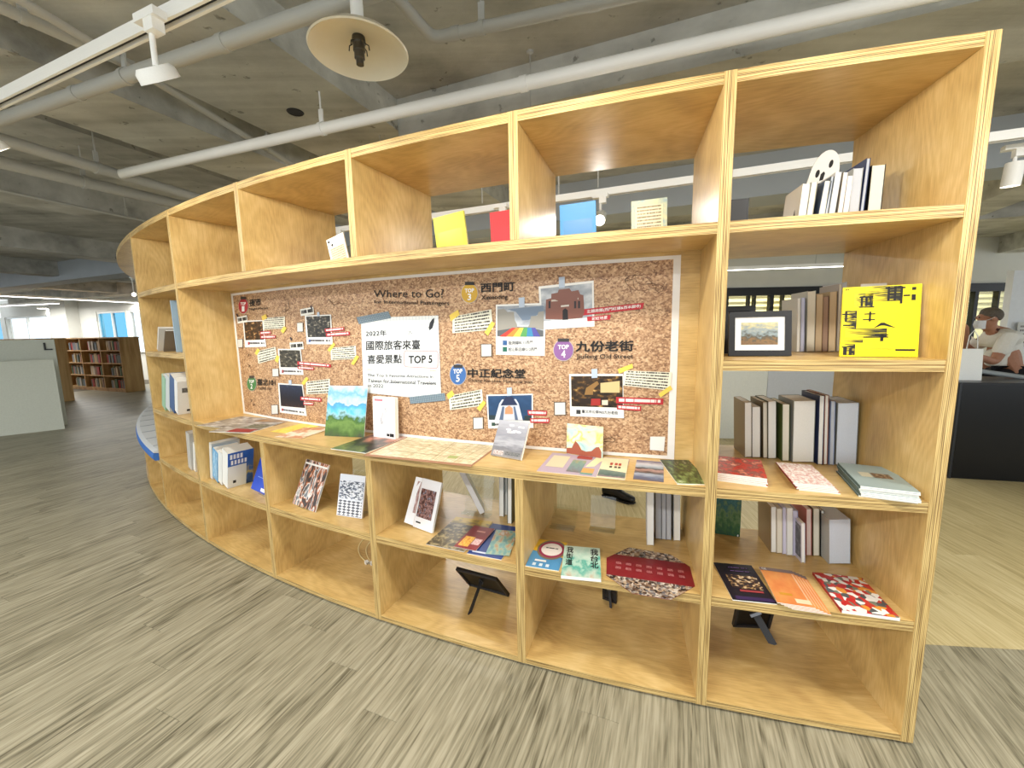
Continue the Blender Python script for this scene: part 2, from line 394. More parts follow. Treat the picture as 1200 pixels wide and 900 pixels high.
def plank_geo(g, pl):
    along, across, poly, mat = pl
    ox, oy = random.random() * 40, random.random() * 40
    top = list(poly)
    if (top[1]-top[0]).cross(top[2]-top[0]).z < 0: top.reverse()
    c = sum(top, Vector())/len(top)
    e = 0.0006
    ins = [p + (c-p).normalized()*e*1.5 for p in top]
    U = [(ox + p.dot(along), oy + p.dot(across)) for p in top]
    g.poly(ins, U); nf = 1
    for j in range(len(top)):
        k = (j+1) % len(top); g.poly([top[j]-ZA*0.003, top[k]-ZA*0.003, ins[k], ins[j]], [U[j], U[k], U[k], U[j]]); nf += 1
    return nf
def tint(o, per, nf):
    at = o.data.attributes.new('tint', 'FLOAT', 'FACE'); i = 0
    for t_, n in zip(per, nf):
        for _ in range(n): at.data[i].value = t_; i += 1
cand = []
DB = BND.dot(LA)
for pl in planks:
    along, across, a0, a1, c0, c1, test, mat = pl
    c = along * (a0+a1)/2 + across * (c0+c1)/2
    if not (-24 < c.x < 12 and -3 < c.y < 24): continue
    if ang(c) > -103 and ang(c) < 60 or c.y < 1.2:
        poly = [along*a0+across*c0, along*a1+across*c0, along*a1+across*c1, along*a0+across*c1]
        poly = clip(poly, LA if mat == 1 else -LA, DB if mat == 1 else -DB)
        if len(poly) < 3: continue
    else:
        n = 24; ok = [test(along*(a0+(a1-a0)*(j+.5)/n) + across*(c0+c1)/2) for j in range(n)]
        if not any(ok): continue
        j0 = ok.index(True); j1 = n - ok[::-1].index(True); b0, b1 = a0+(a1-a0)*j0/n, a0+(a1-a0)*j1/n
        poly = [along*b0+across*c0, along*b1+across*c0, along*b1+across*c1, along*b0+across*c1]
    pl = (along, across, poly, mat); c = sum(poly, Vector())/len(poly)
    f = (c - EYE_P).dot(fw); area = 0
    if f > 0.3:
        x, y, f = proj(c)
        if -60 < x < 1260 and 380 < y < 1000:
            area = PLW/f**3
            a, r = ang(c), rad(c)
            if r < 9.3 and a < -101.75: area *= 0.15
    cand.append((area, pl))
cand.sort(key=lambda t: -t[0])
rest = [G(), G()]; rt = [[], []]; rn = [[], []]
for i, (ar, pl) in enumerate(cand):
    mt = (FL_D, FL_L)[pl[3]]
    if i < 300 and ar > 0:
        g = G(); nf = plank_geo(g, pl); o = g.build('plank', mt, floor); tint(o, [random.random()], [nf])
    else: rn[pl[3]].append(plank_geo(rest[pl[3]], pl)); rt[pl[3]].append(random.random())
for k in (0, 1):
    o = rest[k].build('planking', (FL_D, FL_L)[k], floor); o['kind'] = 'stuff'; tint(o, rt[k], rn[k])
# ------------------------------------------------------------------ ceiling
g = G(); g.box(uv_(-9, -3, 3.0), UA*34, VA*27, ZA*0.2)
ceil = structure(g.build('ceiling', CONC))
def beam(u0, u1, v0, v1, z0, mat, z1=3.0, name='ceiling_beam'):
    g = G(); g.box(uv_(u0, v0, z0), UA*(u1-u0), VA*(v1-v0), ZA*(z1-z0)); return g.build(name, mat, ceil, bevel=0.012)
beam(1.83, 2.65, -3, 4.6, 2.80, CONC2)
beam(2.92, 3.56, -3, 4.6, 2.75, CONC2)
beam(3.95, 4.25, -3, 4.6, 2.86, CONC)
beam(-9, 1.83, 2.52, 3.14, 2.76, CONC2)
for v, z in ((4.6, 2.62), (7.0, 2.66)):
    beam(-9, 22, v, v+0.38, z, BLUEC if v == 4.6 else CONC)
for u in (5.6, 8.8, 12, 15.2): beam(u, u+0.4, -3, 7.9, 2.72, CONC)
beam(-3.4, -3.0, 3.14, 16, 2.7, CONC2); beam(-6, -5.6, 3.14, 16, 2.7, CONC2)
# dark disc on the beam, painted as the shade inside a round hole
for (u, v) in ((346, 131),):
    p = atz(u, v, 2.80); g = G(); g.lathe([(0.05, 0.0), (0.046, -0.004), (0.044, -0.002), (0.04, 0.0), (0.0, 0.0005)], p - ZA*0.002, 20)
    g.build('hole_shade_disc', DARK, ceil)
# ------------------------------------------------------------------ pipes
def pipe_thing(name, label, pts, r, mat, cat='pipe', collars=(), hangers=(), group=None, ztop=3.0):
    root = thing(name, label, cat, pts[0], group)
    g = G(); g.tube(pts, r, 16); g.build('tube', mat, root, smooth=True)
    for c in collars:
        i, t = c; d = (pts[i+1]-pts[i]).normalized(); p = pts[i].lerp(pts[i+1], t)
        g = G(); g.tube([p - d*0.018, p + d*0.018], r*1.13, 16); g.build('collar', mat, root, smooth=True)
    for c in hangers:
        i, t = c; d = (pts[i+1]-pts[i]).normalized(); p = pts[i].lerp(pts[i+1], t)
        g = G(); g.tube([p - d*0.012, p + d*0.012], r*1.16, 16)
        g.cbox(p + ZA*(r+0.03), 0.004, 0.014, 0.045, d.cross(ZA), d, ZA)
        h = g.build('hanger_clamp', mat, root, smooth=True)
        g = G(); g.tube([p + ZA*(r+0.05), Vector((p.x, p.y, ztop))], 0.005, 6); g.build('hanger_rod', mat, h)
    return root
def elbow(a, b, c, r, n=6):
    a, b, c = Vector(a), Vector(b), Vector(c); p, q = b + (a-b).normalized()*r, b + (c-b).normalized()*r
    return [p.lerp(b, t).lerp(b.lerp(q, t), t) for t in [i/n for i in range(n+1)]]
W0, W1 = atz(137, 205, 2.6), atz(1060, -2, 2.6); W1 = W0 + (W1-W0)*1.5
dn = W0 + ZA*0.12 + VA*0.02
pipe_thing('sprinkler_pipe', 'long bright white pipe hung just above the front of the bookshelf', [W1] + elbow(W1, W0, W0 + VA*0.3 + ZA*0.02, 0.05) + [W0 + VA*0.09 + ZA*0.02], 0.031, PIPEW,
    collars=((0, 0.55), (0, 0.02)), hangers=((0, 0.73), ))
A0, A1 = atz(-60, 161, 2.62), atz(400, 3, 2.62)
pipe_thing('grey_ceiling_pipe', 'grey pipe crossing the upper left ceiling behind the lamp track', [A0, A1 + (A1-A0)*1.2], 0.03, PIPEG, collars=((0, 0.36), (0, 0.2)), hangers=((0, 0.26),))
B0, B1, B2 = atz(440, -30, 2.7), atz(507, 45, 2.7), atz(730, -3, 2.7)
pipe_thing('bent_ceiling_pipe', 'grey pipe with an elbow bend to the right of the dish lamp', [B0] + elbow(B0, B1, B2, 0.05) + [B2 + (B2-B1)*1.5], 0.024, PIPEG, collars=((7, 0.03), (7, 0.33)), hangers=((7, 0.09),))
# grey pipe at the far top left going back
for (p0, p1, z, r, lab) in (((0, 163), (226, 230), 2.6, 0.036, 'upper of the two thick grey pipes running back at the left'),
                       ((0, 190), (203, 238), 2.6, 0.042, 'lower of the two thick grey pipes running back at the left'),
                       ((0, 223), (165, 258), 2.7, 0.014, 'thin grey conduit below the thick pipes at the left'),
                       ((140, 70), (330, 185), 2.7, 0.018, 'thin grey conduit crossing the lit concrete beam at upper left')):
    a, b = atz(*p0, z), atz(*p1, z); d = (b-a)
    pipe_thing('ceiling_conduit', lab, [a - d*0.8, b + d*0.9], r, PIPEG, hangers=((0, 0.62),) if z == 2.7 else ((0, 0.45),))
a, b = atz(0, 8, 2.72), atz(105, 55, 2.72)
pipe_thing('ceiling_conduit', 'grey pipe in the top left corner above the lamp track', [a - (b-a)*0.5, b + (b-a)*0.6], 0.024, PIPEG, hangers=((0, 0.35),))
# thin suspension wires from the slab behind the shelf
for k, (u, v, z1) in enumerate(((621, 60, 2.32), (702, 83, 2.32), (562, 117, 2.32), (443, 122, 2.32))):
    p = atz(u, v, 3.0); q = None
    root = thing('suspension_wire', ['thin wire hanging behind the widest top cubby of the shelf', 'thin wire hanging behind the shelf top, right of the widest cubby', 'thin wire hanging behind the shelf top, above the green folder', 'thin wire hanging behind the shelf top, leftmost of the four'][k], 'wire', p, 'suspension wires behind the shelf top')
    g = G(); g.tube([p, Vector((p.x, p.y, z1))], 0.0035, 6); g.build('wire', PIPEG, root)
    g = G(); g.lathe([(0.0, 0), (0.02, 0), (0.02, -0.012), (0.006, -0.02), (0.0, -0.02)], p, 12); g.build('anchor', PIPEG, root)
# ------------------------------------------------------------------ track lights
def track(name, label, u0, u1, v, z, hang):
    root = thing(name, label, 'lamp track', uv_(u0, v, z))
    g = G(); w_, h = 0.018, 0.018
    g.box(uv_(u0, v-w_, z+h*0.6), UA*(u1-u0), VA*2*w_, ZA*h*0.8)
    g.box(uv_(u0, v-w_, z-h), UA*(u1-u0), VA*0.009, ZA*h*1.6)
    g.box(uv_(u0, v+w_-0.009, z-h), UA*(u1-u0), VA*0.009, ZA*h*1.6)
    g.build('rail', PIPEW, root)
    g = G(); g.box(uv_(u0, v-0.009, z-h*0.3), UA*(u1-u0), VA*0.018, ZA*h*0.9); g.build('groove', DARK, root)
    for u in hang:
        g = G(); g.tube([uv_(u, v, z+h), uv_(u, v, 3.0)], 0.006, 6); g.build('hanger_rod', PIPEG, root)
    return root
SPOT_W = 44.0
def spot_head(label, u, v, z, aim, kind='disc', power=SPOT_W, zt=None, blend=0.45, cone=165, lit=True):
    """track lamp: adapter box, stem, head, lit face + its own light"""
    zt = zt or z + 0.17; c = uv_(u, v, z); root = thing('track_spotlight', label, 'lamp', c, 'track spotlights')
    g = G(); g.cbox(uv_(u, v, zt - 0.028), 0.05, 0.019, 0.012, UA, VA, ZA); g.cbox(uv_(u-0.015, v, zt-0.055), 0.022, 0.017, 0.02, UA, VA, ZA); g.build('adapter', PIPEW, root, bevel=0.003)
    g = G(); g.tube([uv_(u, v, zt-0.05), c + ZA*0.02], 0.008, 10); g.build('stem', PIPEW, root, smooth=True)
    D = (Vector(aim) - c).normalized(); X = D.cross(ZA).normalized() if abs(D.z) < 0.98 else UA; Y = X.cross(D)
    if kind == 'disc': prof = [(0.0, -0.018), (0.046, -0.018), (0.056, -0.006), (0.058, 0.02), (0.054, 0.02), (0.051, 0.014)]; rr, off = 0.051, 0.014
    else: prof = [(0.0, -0.05), (0.034, -0.05), (0.036, -0.045), (0.036, 0.065), (0.034, 0.065), (0.032, 0.055)]; rr, off = 0.032, 0.055
    g = G(); g.lathe(prof, c, 28, X, Y, D); g.build('head', PIPEW, root, smooth=True)
    g = G(); g.poly([c + D*off + (X*math.cos(a) + Y*math.sin(a))*rr for a in [2*math.pi*k/24 for k in range(24)]]); g.build('lit_lens', emit((255, 244, 222), 16.0), root)
    if lit:
        l = bpy.data.lights.new('spotlight_beam', 'SPOT'); l.energy = power; l.spot_size = math.radians(cone); l.spot_blend = blend
        l.shadow_soft_size = 0.05; l.color = (1.0, 0.96, 0.89)
        lo = bpy.data.objects.new('spotlight_beam', l); COL.objects.link(lo); lo.parent = root
        lo.location = D*(off+0.012); lo.rotation_euler = D.to_track_quat('-Z', 'Y').to_euler()
    return root
track('lamp_track', 'white lamp track hung at upper left in front of the shelf', -3.2, 4.2, 0.93, 2.42, (-2.2, -0.6, 1.0, 3.4))
spot_head('white disc spotlight hanging from the upper left lamp track', 1.53, 0.88, 2.235, pol(-116, 9.6, 1.25), zt=2.42)
for k, u in enumerate((2.75, 0.42, -0.65, -1.75)):
    spot_head(['spotlight at the left picture edge on the front lamp track', 'spotlight above the camera on the front lamp track', 'spotlight over the camera right on the front lamp track', 'rightmost spotlight on the front lamp track'][k], u, 0.9, 2.235, uv_(u, 0.9, 0) + VA*0.75 + ZA*1.25, zt=2.42)
track('lamp_track', 'white lamp track seen behind the top cubbies of the shelf', -2.6, 3.4, 2.84, 2.3, (-1.9, -0.2, 0.78, 2.6))
spot_head('white cylinder spotlight between the green and red folders behind the shelf', 1.16, 2.72, 2.15, uv_(1.16, 2.9, 0), 'can', 14, zt=2.3)
spot_head('glaring spotlight beside the blue folder behind the shelf', 0.49, 2.80, 2.14, uv_(0.40, 1.8, 1.55), 'can', 14, zt=2.3)
spot_head('white cylinder spotlight at the right edge behind the shelf end', -1.56, 3.0, 2.17, uv_(-1.5, 3.2, 0), 'can', 14, zt=2.32)
spot_head('cylinder spotlight on the rear track towards the bench end', 2.7, 2.8, 2.14, uv_(2.7, 3.2, 0), 'can', 14, zt=2.3)
p = atz(157, 345, 2.25); spot_head('distant glaring spotlight beside the far left end of the shelf', *tocoord(p), 2.25, (0, 0, 1.0), 'can', 6, zt=2.6)
# old enamel dish lamp
c = atz(421, 58, 2.42); root = thing('dish_pendant_lamp', 'round cream enamel dish lamp with a bare socket under the ceiling', 'lamp', c)
DISH = noise_mat('cream_enamel', [(214, 204, 180), (236, 230, 212)], 6, 4, 0.35)
g = G(); g.lathe([(0.166, -0.012), (0.170, -0.008), (0.15, 0.012), (0.11, 0.034), (0.05, 0.046), (0.03, 0.06), (0.0, 0.062)], c, 48); g.lathe([(0.166, -0.012), (0.147, 0.008), (0.11, 0.028), (0.05, 0.04), (0.0, 0.042)], c, 48)
g.build('dish_shade', DISH, root, smooth=True)
g = G(); g.tube([c + ZA*0.06, Vector((c.x, c.y, 3.0))], 0.022, 14); g.build('drop_tube', PIPEW, root, smooth=True)
g = G(); g.lathe([(0.0, 0.04), (0.022, 0.04), (0.024, 0.02), (0.02, 0.015), (0.021, -0.005), (0.017, -0.008), (0.018, -0.03), (0.013, -0.034), (0.013, -0.05), (0.0, -0.05)], c, 20); g.build('bulb_socket', flat((86, 84, 80), 0.35, metal=0.7), root, smooth=True)
g = G()
for k in range(6):
    a = k*math.pi/3; e = Vector((math.cos(a), math.sin(a), 0)); g.tube([c + e*0.02 + ZA*0.02, c + e*0.034 + ZA*0.012, c + e*0.036 - ZA*0.004], 0.002, 5)
g.build('spring_clips', DARK, root)['kind'] = 'stuff'
# ------------------------------------------------------------------ LED strip lights of the hall
def strip(label, a, b, w_=0.035, e=9.0, power=18.0):
    a, b = Vector(a), Vector(b); d = (b-a).normalized(); s_ = d.cross(ZA); root = thing('strip_light', label, 'lamp', a, 'ceiling strip lights')
    g = G(); g.box(a - s_*w_ , d*(b-a).length, s_*2*w_, ZA*0.05); g.build('housing', PIPEW, root)
    g = G(); g.box(a - s_*w_*0.8 - ZA*0.006, d*(b-a).length, s_*1.6*w_, ZA*0.006); g.build('diffuser', emit((255, 252, 244), e), root)
    n = 2
    for k in range(n):
        p = a.lerp(b, (k+0.5)/n); g = G(); g.tube([p + ZA*0.05, Vector((p.x, p.y, 3.0))], 0.006, 6); g.build('hanger_rod', PIPEG, root)
    l = bpy.data.lights.new('strip_glow', 'AREA'); l.shape = 'RECTANGLE'; l.size = (b-a).length; l.size_y = 2*w_; l.energy = power
    lo = bpy.data.objects.new('strip_glow', l); COL.objects.link(lo); lo.parent = root; lo.location = (b-a)/2 - ZA*0.012
    lo.rotation_euler = Matrix((d, s_, d.cross(s_))).transposed().to_euler() if d.cross(s_).z > 0 else Matrix((d, -s_, d.cross(-s_))).transposed().to_euler()
    l.color = (1.0, 0.98, 0.93)
    return root
for k, (p0, p1, z) in enumerate((((-15, 346), (172, 355.5), 2.52), ((-30, 360), (67, 355.8), 2.52), ((46, 361.5), (105, 366.5), 2.52), ((100, 362.5), (172, 358), 2.52), ((147, 365), (175, 367.5), 2.52))):
    strip(['longest strip light above the far left windows', 'strip light slanting at the left picture edge above the windows', 'short strip light above the pillar between the far windows', 'strip light slanting above the far bookcase', 'short strip light beside the shelf end above the far window'][k], atz(*p0, z), atz(*p1, z), 0.07, 9, 180)
strip('strip light seen through the cubby above the framed photo', atz(800, 318.5, 2.26), atz(1010, 311.2, 2.26), 0.022, 9, 40)
for k, (u, v) in enumerate(((0.5, -1.6), (4.6, -1.2), (-3.6, 0.6), (2.6, 5.6))):  # unseen strips added to raise the general fill light
    strip(['strip light added as fill behind the camera', 'strip light added as fill behind the camera to the left', 'strip light added as fill to the right of the camera', 'strip light added as fill behind the middle of the shelf'][k], uv_(u, v, 2.62), uv_(u+1.5, v, 2.62), 0.04, 9, (120, 110, 80, 80)[k])
# ------------------------------------------------------------------ far left wall with windows
OUT = emit((226, 240, 255), 3.2)
GLASS = acrylic_mat((0.94, 0.97, 0.98, 1), 'window_glass'); GLASSB = acrylic_mat((0.25, 0.62, 0.80, 1), 'blue_tinted_glass')
VW = 18.0 # V coordinate of the far wall is set from this depth
pw = aty(90, 380, 15.0); _, VWALL = tocoord(pw)
def onwall(u, v, V=None):
    V = VWALL if V is None else V; d = ray(u, v); return EYE_P + d * ((V - EYE_P.dot(VA)) / d.dot(VA))
wins = []
for (x0, x1, tint_) in ((6, 57, 0), (114, 148, 1), (150, 190, 0), (-60, 1, 1)):
    ua = onwall(x0, 380).dot(UA); ub = onwall(x1, 380).dot(UA); wins.append((max(ua, ub), min(ua, ub), tint_))
ZW0, ZW1 = 0.95, onwall(90, 367).z
us = sorted([26] + [x for w_ in wins for x in (w_[0], w_[1])] + [-9], reverse=True)
wallL = structure(thing('wall_left', 'pale wall with windows at the far left of the hall', 'wall', uv_(0, VWALL, 0)))
del wallL['category']; del wallL['label']
g = G()
def wallbox(u0, u1, z0, z1): g.box(uv_(u1, VWALL, z0), UA*(u0-u1), VA*0.2, ZA*(z1-z0))
wallbox(26, 4.5, 0, ZW0); wallbox(26, 4.5, ZW1, 3.0)
srt = sorted(wins, key=lambda t: -t[0]); cur = 26
for a, b, t_ in srt:
    if cur > a: wallbox(cur, a, ZW0, ZW1)
    cur = b
wallbox(cur, 4.5, ZW0, ZW1)
g.build('wall_face', WALLM, wallL)
for k, (a, b, t_) in enumerate(srt):
    wn = structure(thing('window_%d' % (k+1), '', '', uv_(b, VWALL, ZW0)))
    for kk in ('label', 'category'):
        if kk in wn: del wn[kk]
    g = G(); e = 0.06
    g.box(uv_(b, VWALL+0.04, ZW0), UA*(a-b), VA*0.07, ZA*e); g.box(uv_(b, VWALL+0.04, ZW1-e), UA*(a-b), VA*0.07, ZA*e)
    for uu in (b, a-e, (a+b)/2-e/2): g.box(uv_(uu, VWALL+0.035, ZW0), UA*e, VA*0.08, ZA*(ZW1-ZW0))
    g.build('window_frame', flat((226, 228, 226), 0.4), wn)
    for (p0, p1) in ((b+e, (a+b)/2-e/2), ((a+b)/2+e/2, a-e)):
        g = G(); g.box(uv_(p0, VWALL+0.075, ZW0+e), UA*(p1-p0), VA*0.008, ZA*(ZW1-ZW0-2*e)); g.build('pane', GLASSB if t_ else GLASS, wn)
    g = G(); g.box(uv_(b-0.05, VWALL-0.06, ZW0-0.03), UA*(a-b+0.1), VA*0.2, ZA*0.03); g.build('window_sill', WHITE, wn)
# pillar between the windows
pa, pb = onwall(60, 380, VWALL-0.35), onwall(79, 380, VWALL-0.35)
g = G(); g.box(uv_(pb.dot(UA), VWALL-0.35, 0), UA*(pa-pb).dot(UA), VA*0.36, ZA*3.0); structure(g.build('wall_pillar', WALLM))
# ------------------------------------------------------------------ back wall on the right with the lit glazed room
YB = 8.0
def onb(u, v): return aty(u, v, YB)
zh1, zh0 = onb(880, 337).z, onb(880, 346.5).z
wallB = structure(thing('wall_back', '', '', (6, YB, 0)))
for kk in ('label', 'category'):
    if kk in wallB: del wallB[kk]
g = G(); xl, xr = 2.2, 13.0
g.box((xl, YB, zh1), (xr-xl, 0, 0), (0, 0.15, 0), (0, 0, 3.0-zh1)); g.box((xl, YB, 0), (xr-xl, 0, 0), (0, 0.15, 0), (0, 0, 0.95))
g.box((-1.5, YB, 0), (xl+1.5, 0, 0), (0, 0.15, 0), (0, 0, 3.0))
g.build('wall_face', WALLM, wallB)
g = G(); g.box((xl, YB-0.03, zh0), (xr-xl, 0, 0), (0, 0.2, 0), (0, 0, zh1-zh0)); g.build('header', BLACK, wallB)
xm = [onb(x, 360).x for x in (852, 877, 884, 903.5, 917, 950, 1142)] + [8.4, 9.4, 10.4, 11.4, 12.4]
for i, x in enumerate(xm):
    g = G(); wd = 0.07 if i in (3, 6) else 0.03
    g.box((x-wd/2, YB-0.02, 0.95), (wd, 0, 0), (0, 0.1, 0), (0, 0, zh0-0.95)); g.build('mullion', BLACK, wallB)
    if i+1 < len(xm):
        g = G(); g.box((x+wd/2, YB+0.03, 0.95), (xm[i+1]-x-wd, 0, 0), (0, 0.006, 0), (0, 0, zh0-0.95)); g.build('pane', GLASS, wallB)
# the lit room behind the glass
g = G(); g.box((xl, YB+1.6, 0), (xr-xl, 0, 0), (0, 0.1, 0), (0, 0, 3.0)); structure(g.build('wall_inner', flat((236, 226, 168), 0.8)))
g = G()
for k in range(4): g.box((xl, YB+1.55, 1.72+k*0.12), (xr-xl, 0, 0), (0, 0.05, 0), (0, 0, 0.012))
o = structure(g.build('trim_1', flat((170, 156, 104), 0.7)))
strip('bright strip light inside the glazed room at the back', (3.5, YB+0.8, 2.7), (11, YB+0.8, 2.7), 0.06, 9, 190)
# white panel wall with a notice at the right edge
p0, p1 = aty(1172, 440, 5.4), aty(1290, 440, 5.4); zt = aty(1180, 317, 5.4).z
wr = structure(thing('wall_right', '', '', p0))
for kk in ('label', 'category'):
    if kk in wr: del wr[kk]
g = G(); g.box((p0.x, 5.4, 0), (p1.x-p0.x+2, 0.3, 0), (0, 0.08, 0), (0, 0, zt)); g.build('wall_panel', flat((222, 224, 226), 0.6), wr)
# ------------------------------------------------------------------ the curved bookshelf
ZT = dict(A=2.2, B=1.756, D=1.311, E=0.864, F=0.456, G=0.036)
T = 0.036; RB = 9.16
TH = [-101.75, -105.55, -109.68, -114.15, -118.88, -123.82, -129.2, -133.92]
def arc_board(a0, a1, r0, r1, z0, z1, step=0.5, mats=(0, 1)):
    g = G(); n = max(1, int(abs(a1-a0)/step)); s = 0
    for i in range(n):
        b0, b1 = a0+(a1-a0)*i/n, a0+(a1-a0)*(i+1)/n
        u0, u1 = math.radians(b0)*9.5, math.radians(b1)*9.5
        g.poly([pol(b0,r1,z1), pol(b1,r1,z1), pol(b1,r0,z1), pol(b0,r0,z1)], [(u0,0),(u1,0),(u1,r1-r0),(u0,r1-r0)], mats[0])
        g.poly([pol(b0,r0,z0), pol(b1,r0,z0), pol(b1,r1,z0), pol(b0,r1,z0)], [(u0,r1-r0),(u1,r1-r0),(u1,0),(u0,0)], mats[0])
        g.poly([pol(b0,r1,z0), pol(b1,r1,z0), pol(b1,r1,z1), pol(b0,r1,z1)], [(u0,0),(u1,0),(u1,z1-z0),(u0,z1-z0)], mats[1])
        g.poly([pol(b1,r0,z0), pol(b0,r0,z0), pol(b0,r0,z1), pol(b1,r0,z1)], [(u1,0),(u0,0),(u0,z1-z0),(u1,z1-z0)], mats[1])
    for b, fl in ((a0, 0), (a1, 1)):
        q = [pol(b,r0,z0), pol(b,r1,z0), pol(b,r1,z1), pol(b,r0,z1)]; uvq = [(0,0),(r1-r0,0),(r1-r0,z1-z0),(0,z1-z0)]
        if fl: q.reverse(); uvq.reverse()
        g.poly(q, uvq, mats[1])
    return g
def post_geo(deg, z0, z1, r0=RB, r1=R+0.0, t=T):
    a = math.radians(deg); n_ = Vector((math.cos(a), math.sin(a), 0)); tt = Vector((-math.sin(a), math.cos(a), 0)); g = G()
    P = lambda r, s, z: pol(deg, r, z) + tt*s
    for s, fl in ((t/2, 0), (-t/2, 1)):
        q = [P(r0,s,z0), P(r1,s,z0), P(r1,s,z1), P(r0,s,z1)]; uq = [(z0,0),(z0,r1-r0),(z1,r1-r0),(z1,0)]
        if not fl: q.reverse(); uq.reverse()
        g.poly(q, uq, 0)
    for r, fl in ((r1, 0), (r0, 1)):
        q = [P(r,-t/2,z0), P(r,t/2,z0), P(r,t/2,z1), P(r,-t/2,z1)]; uq = [(z0,0),(z0,t),(z1,t),(z1,0)]
        if fl: q.reverse(); uq.reverse()
        g.poly(q, uq, 1)
    for z, fl in ((z1, 0), (z0, 1)):
        q = [P(r0,-t/2,z), P(r0,t/2,z), P(r1,t/2,z), P(r1,-t/2,z)]
        if not fl: q.reverse()
        g.poly(q, [(0,0),(0,t),(r1-r0,t),(r1-r0,0)], 1)
    return g
shelf = thing('bookshelf', 'large curved birch plywood bookshelf with open cubbies and a display desk', 'bookshelf', pol(-112, 9.5, 0))
MS = [PLY, EDGE]
HT = math.degrees(T/2/R)
PROUD = 0.0
for i, a in enumerate(TH):
    if i in (0, 1, 5, 6): post_geo(a, 0.012, ZT['A']).build('upright_panel', MS, shelf)
    elif i in (2, 3, 4):
        post_geo(a, ZT['B'], ZT['A']).build('upright_panel', MS, shelf); post_geo(a, 0.012, ZT['E']-T).build('upright_panel', MS, shelf)
    else: post_geo(a, 0.012, ZT['F']-T).build('upright_panel', MS, shelf)
def cell(i): return TH[i+1]+HT, TH[i]-HT
RF = R - 0.0015
for i in range(6):
    a0, a1 = cell(i)
    arc_board(a0, a1, RB, RF, ZT['A']-T, ZT['A']).build('top_board', MS, shelf)
    arc_board(a0, a1, RB, RF, 0.012, ZT['G']).build('base_board', MS, shelf)
    arc_board(a0, a1, RB, RF, ZT['F']-T, ZT['F']).build('shelf_board', MS, shelf)
for i in (0, 5):
    a0, a1 = cell(i)
    for k in 'BDE': arc_board(a0, a1, RB, RF, ZT[k]-T, ZT[k]).build('shelf_board', MS, shelf)
a0, a1 = TH[5]+HT, TH[1]-HT
arc_board(a0, a1, RB, RF, ZT['B']-T, ZT['B']).build('shelf_board', MS, shelf)
arc_board(a0, a1, RB, RF, ZT['E']-T, ZT['E']).build('display_desk_board', MS, shelf)
RBK = 9.445
arc_board(a0, a1, RBK-0.012, RBK, ZT['E'], ZT['B']-T, mats=(0, 0)).build('back_panel', MS, shelf)
arc_board(-149.0, TH[0], RB+0.03, R-0.035, 0.0005, 0.0125, mats=(0, 0)).build('plinth', flat((26, 24, 22), 0.8), shelf)  # recessed strip added in near-black, painting the shadow gap under the base
# canopy and bench base beyond the end upright
END = -149.0
arc_board(END, TH[6]-HT, RB, RF, ZT['A']-T, ZT['A']).build('canopy_board', MS, shelf)
post_geo(END, 0.012, ZT['A']-T).build('upright_panel', MS, shelf)
arc_board(END+HT, TH[7]-HT, RB, RF, 0.012, 0.036).build('base_board', MS, shelf)
arc_board(TH[7]+HT, TH[6]-HT, RB, RF, 0.012, 0.036).build('base_board', MS, shelf)
for a in (-139.5, -144.5): post_geo(a, 0.012, 0.40).build('upright_panel', MS, shelf)
arc_board(END+HT, TH[6]-HT, RB, RF, 0.395, 0.425).build('bench_board', MS, shelf)
# curved bench seat
BLUE = noise_mat('blue_fabric', [(58, 104, 176), (74, 122, 194)], 120, 3, 0.9)
SEATM = noise_mat('pale_seat_fabric', [(196, 200, 204), (216, 220, 222)], 150, 3, 0.9)
bench = thing('bench_cushion', 'curved pale seat cushion with a blue rim on the low end of the shelf', 'cushion', pol(-139, 9.5, 0.43))
g = G(); n = 40; prof = [(9.17, 0.426), (9.765, 0.426), (9.775, 0.44), (9.775, 0.475), (9.765, 0.485)]
a0, a1 = END+HT*3, TH[6]-HT*2
def sweep(prof, a0, a1, n, close=True):
    g = G()
    for i in range(n):
        b0, b1 = a0+(a1-a0)*i/n, a0+(a1-a0)*(i+1)/n
        for j in range(len(prof) if close else len(prof)-1):
            p, q = prof[j], prof[(j+1) % len(prof)]
            g.poly([pol(b0,p[0],p[1]), pol(b1,p[0],p[1]), pol(b1,q[0],q[1]), pol(b0,q[0],q[1])])
    for b, fl in ((a0, 0), (a1, 1)):
        q = [pol(b,*p) for p in prof]
        g.poly(q if fl else q[::-1])
    return g
sweep(prof, a0, a1, n).build('blue_rim', BLUE, bench)
top = [(9.18, 0.486), (9.74, 0.486), (9.768, 0.492), (9.768, 0.502), (9.74, 0.512), (9.45, 0.52), (9.20, 0.512), (9.18, 0.50)]
sweep(top, a0, a1, n).build('seat_top', SEATM, bench, smooth=True)
g = G()
for k in range(9):
    b = a0+(a1-a0)*(k+0.5)/9
    g.tube([pol(b, 9.2, 0.514), pol(b, 9.45, 0.522), pol(b, 9.74, 0.514)], 0.003, 5)
g.build('seam', flat((150, 154, 160), 0.9), bench)['kind'] = 'stuff'
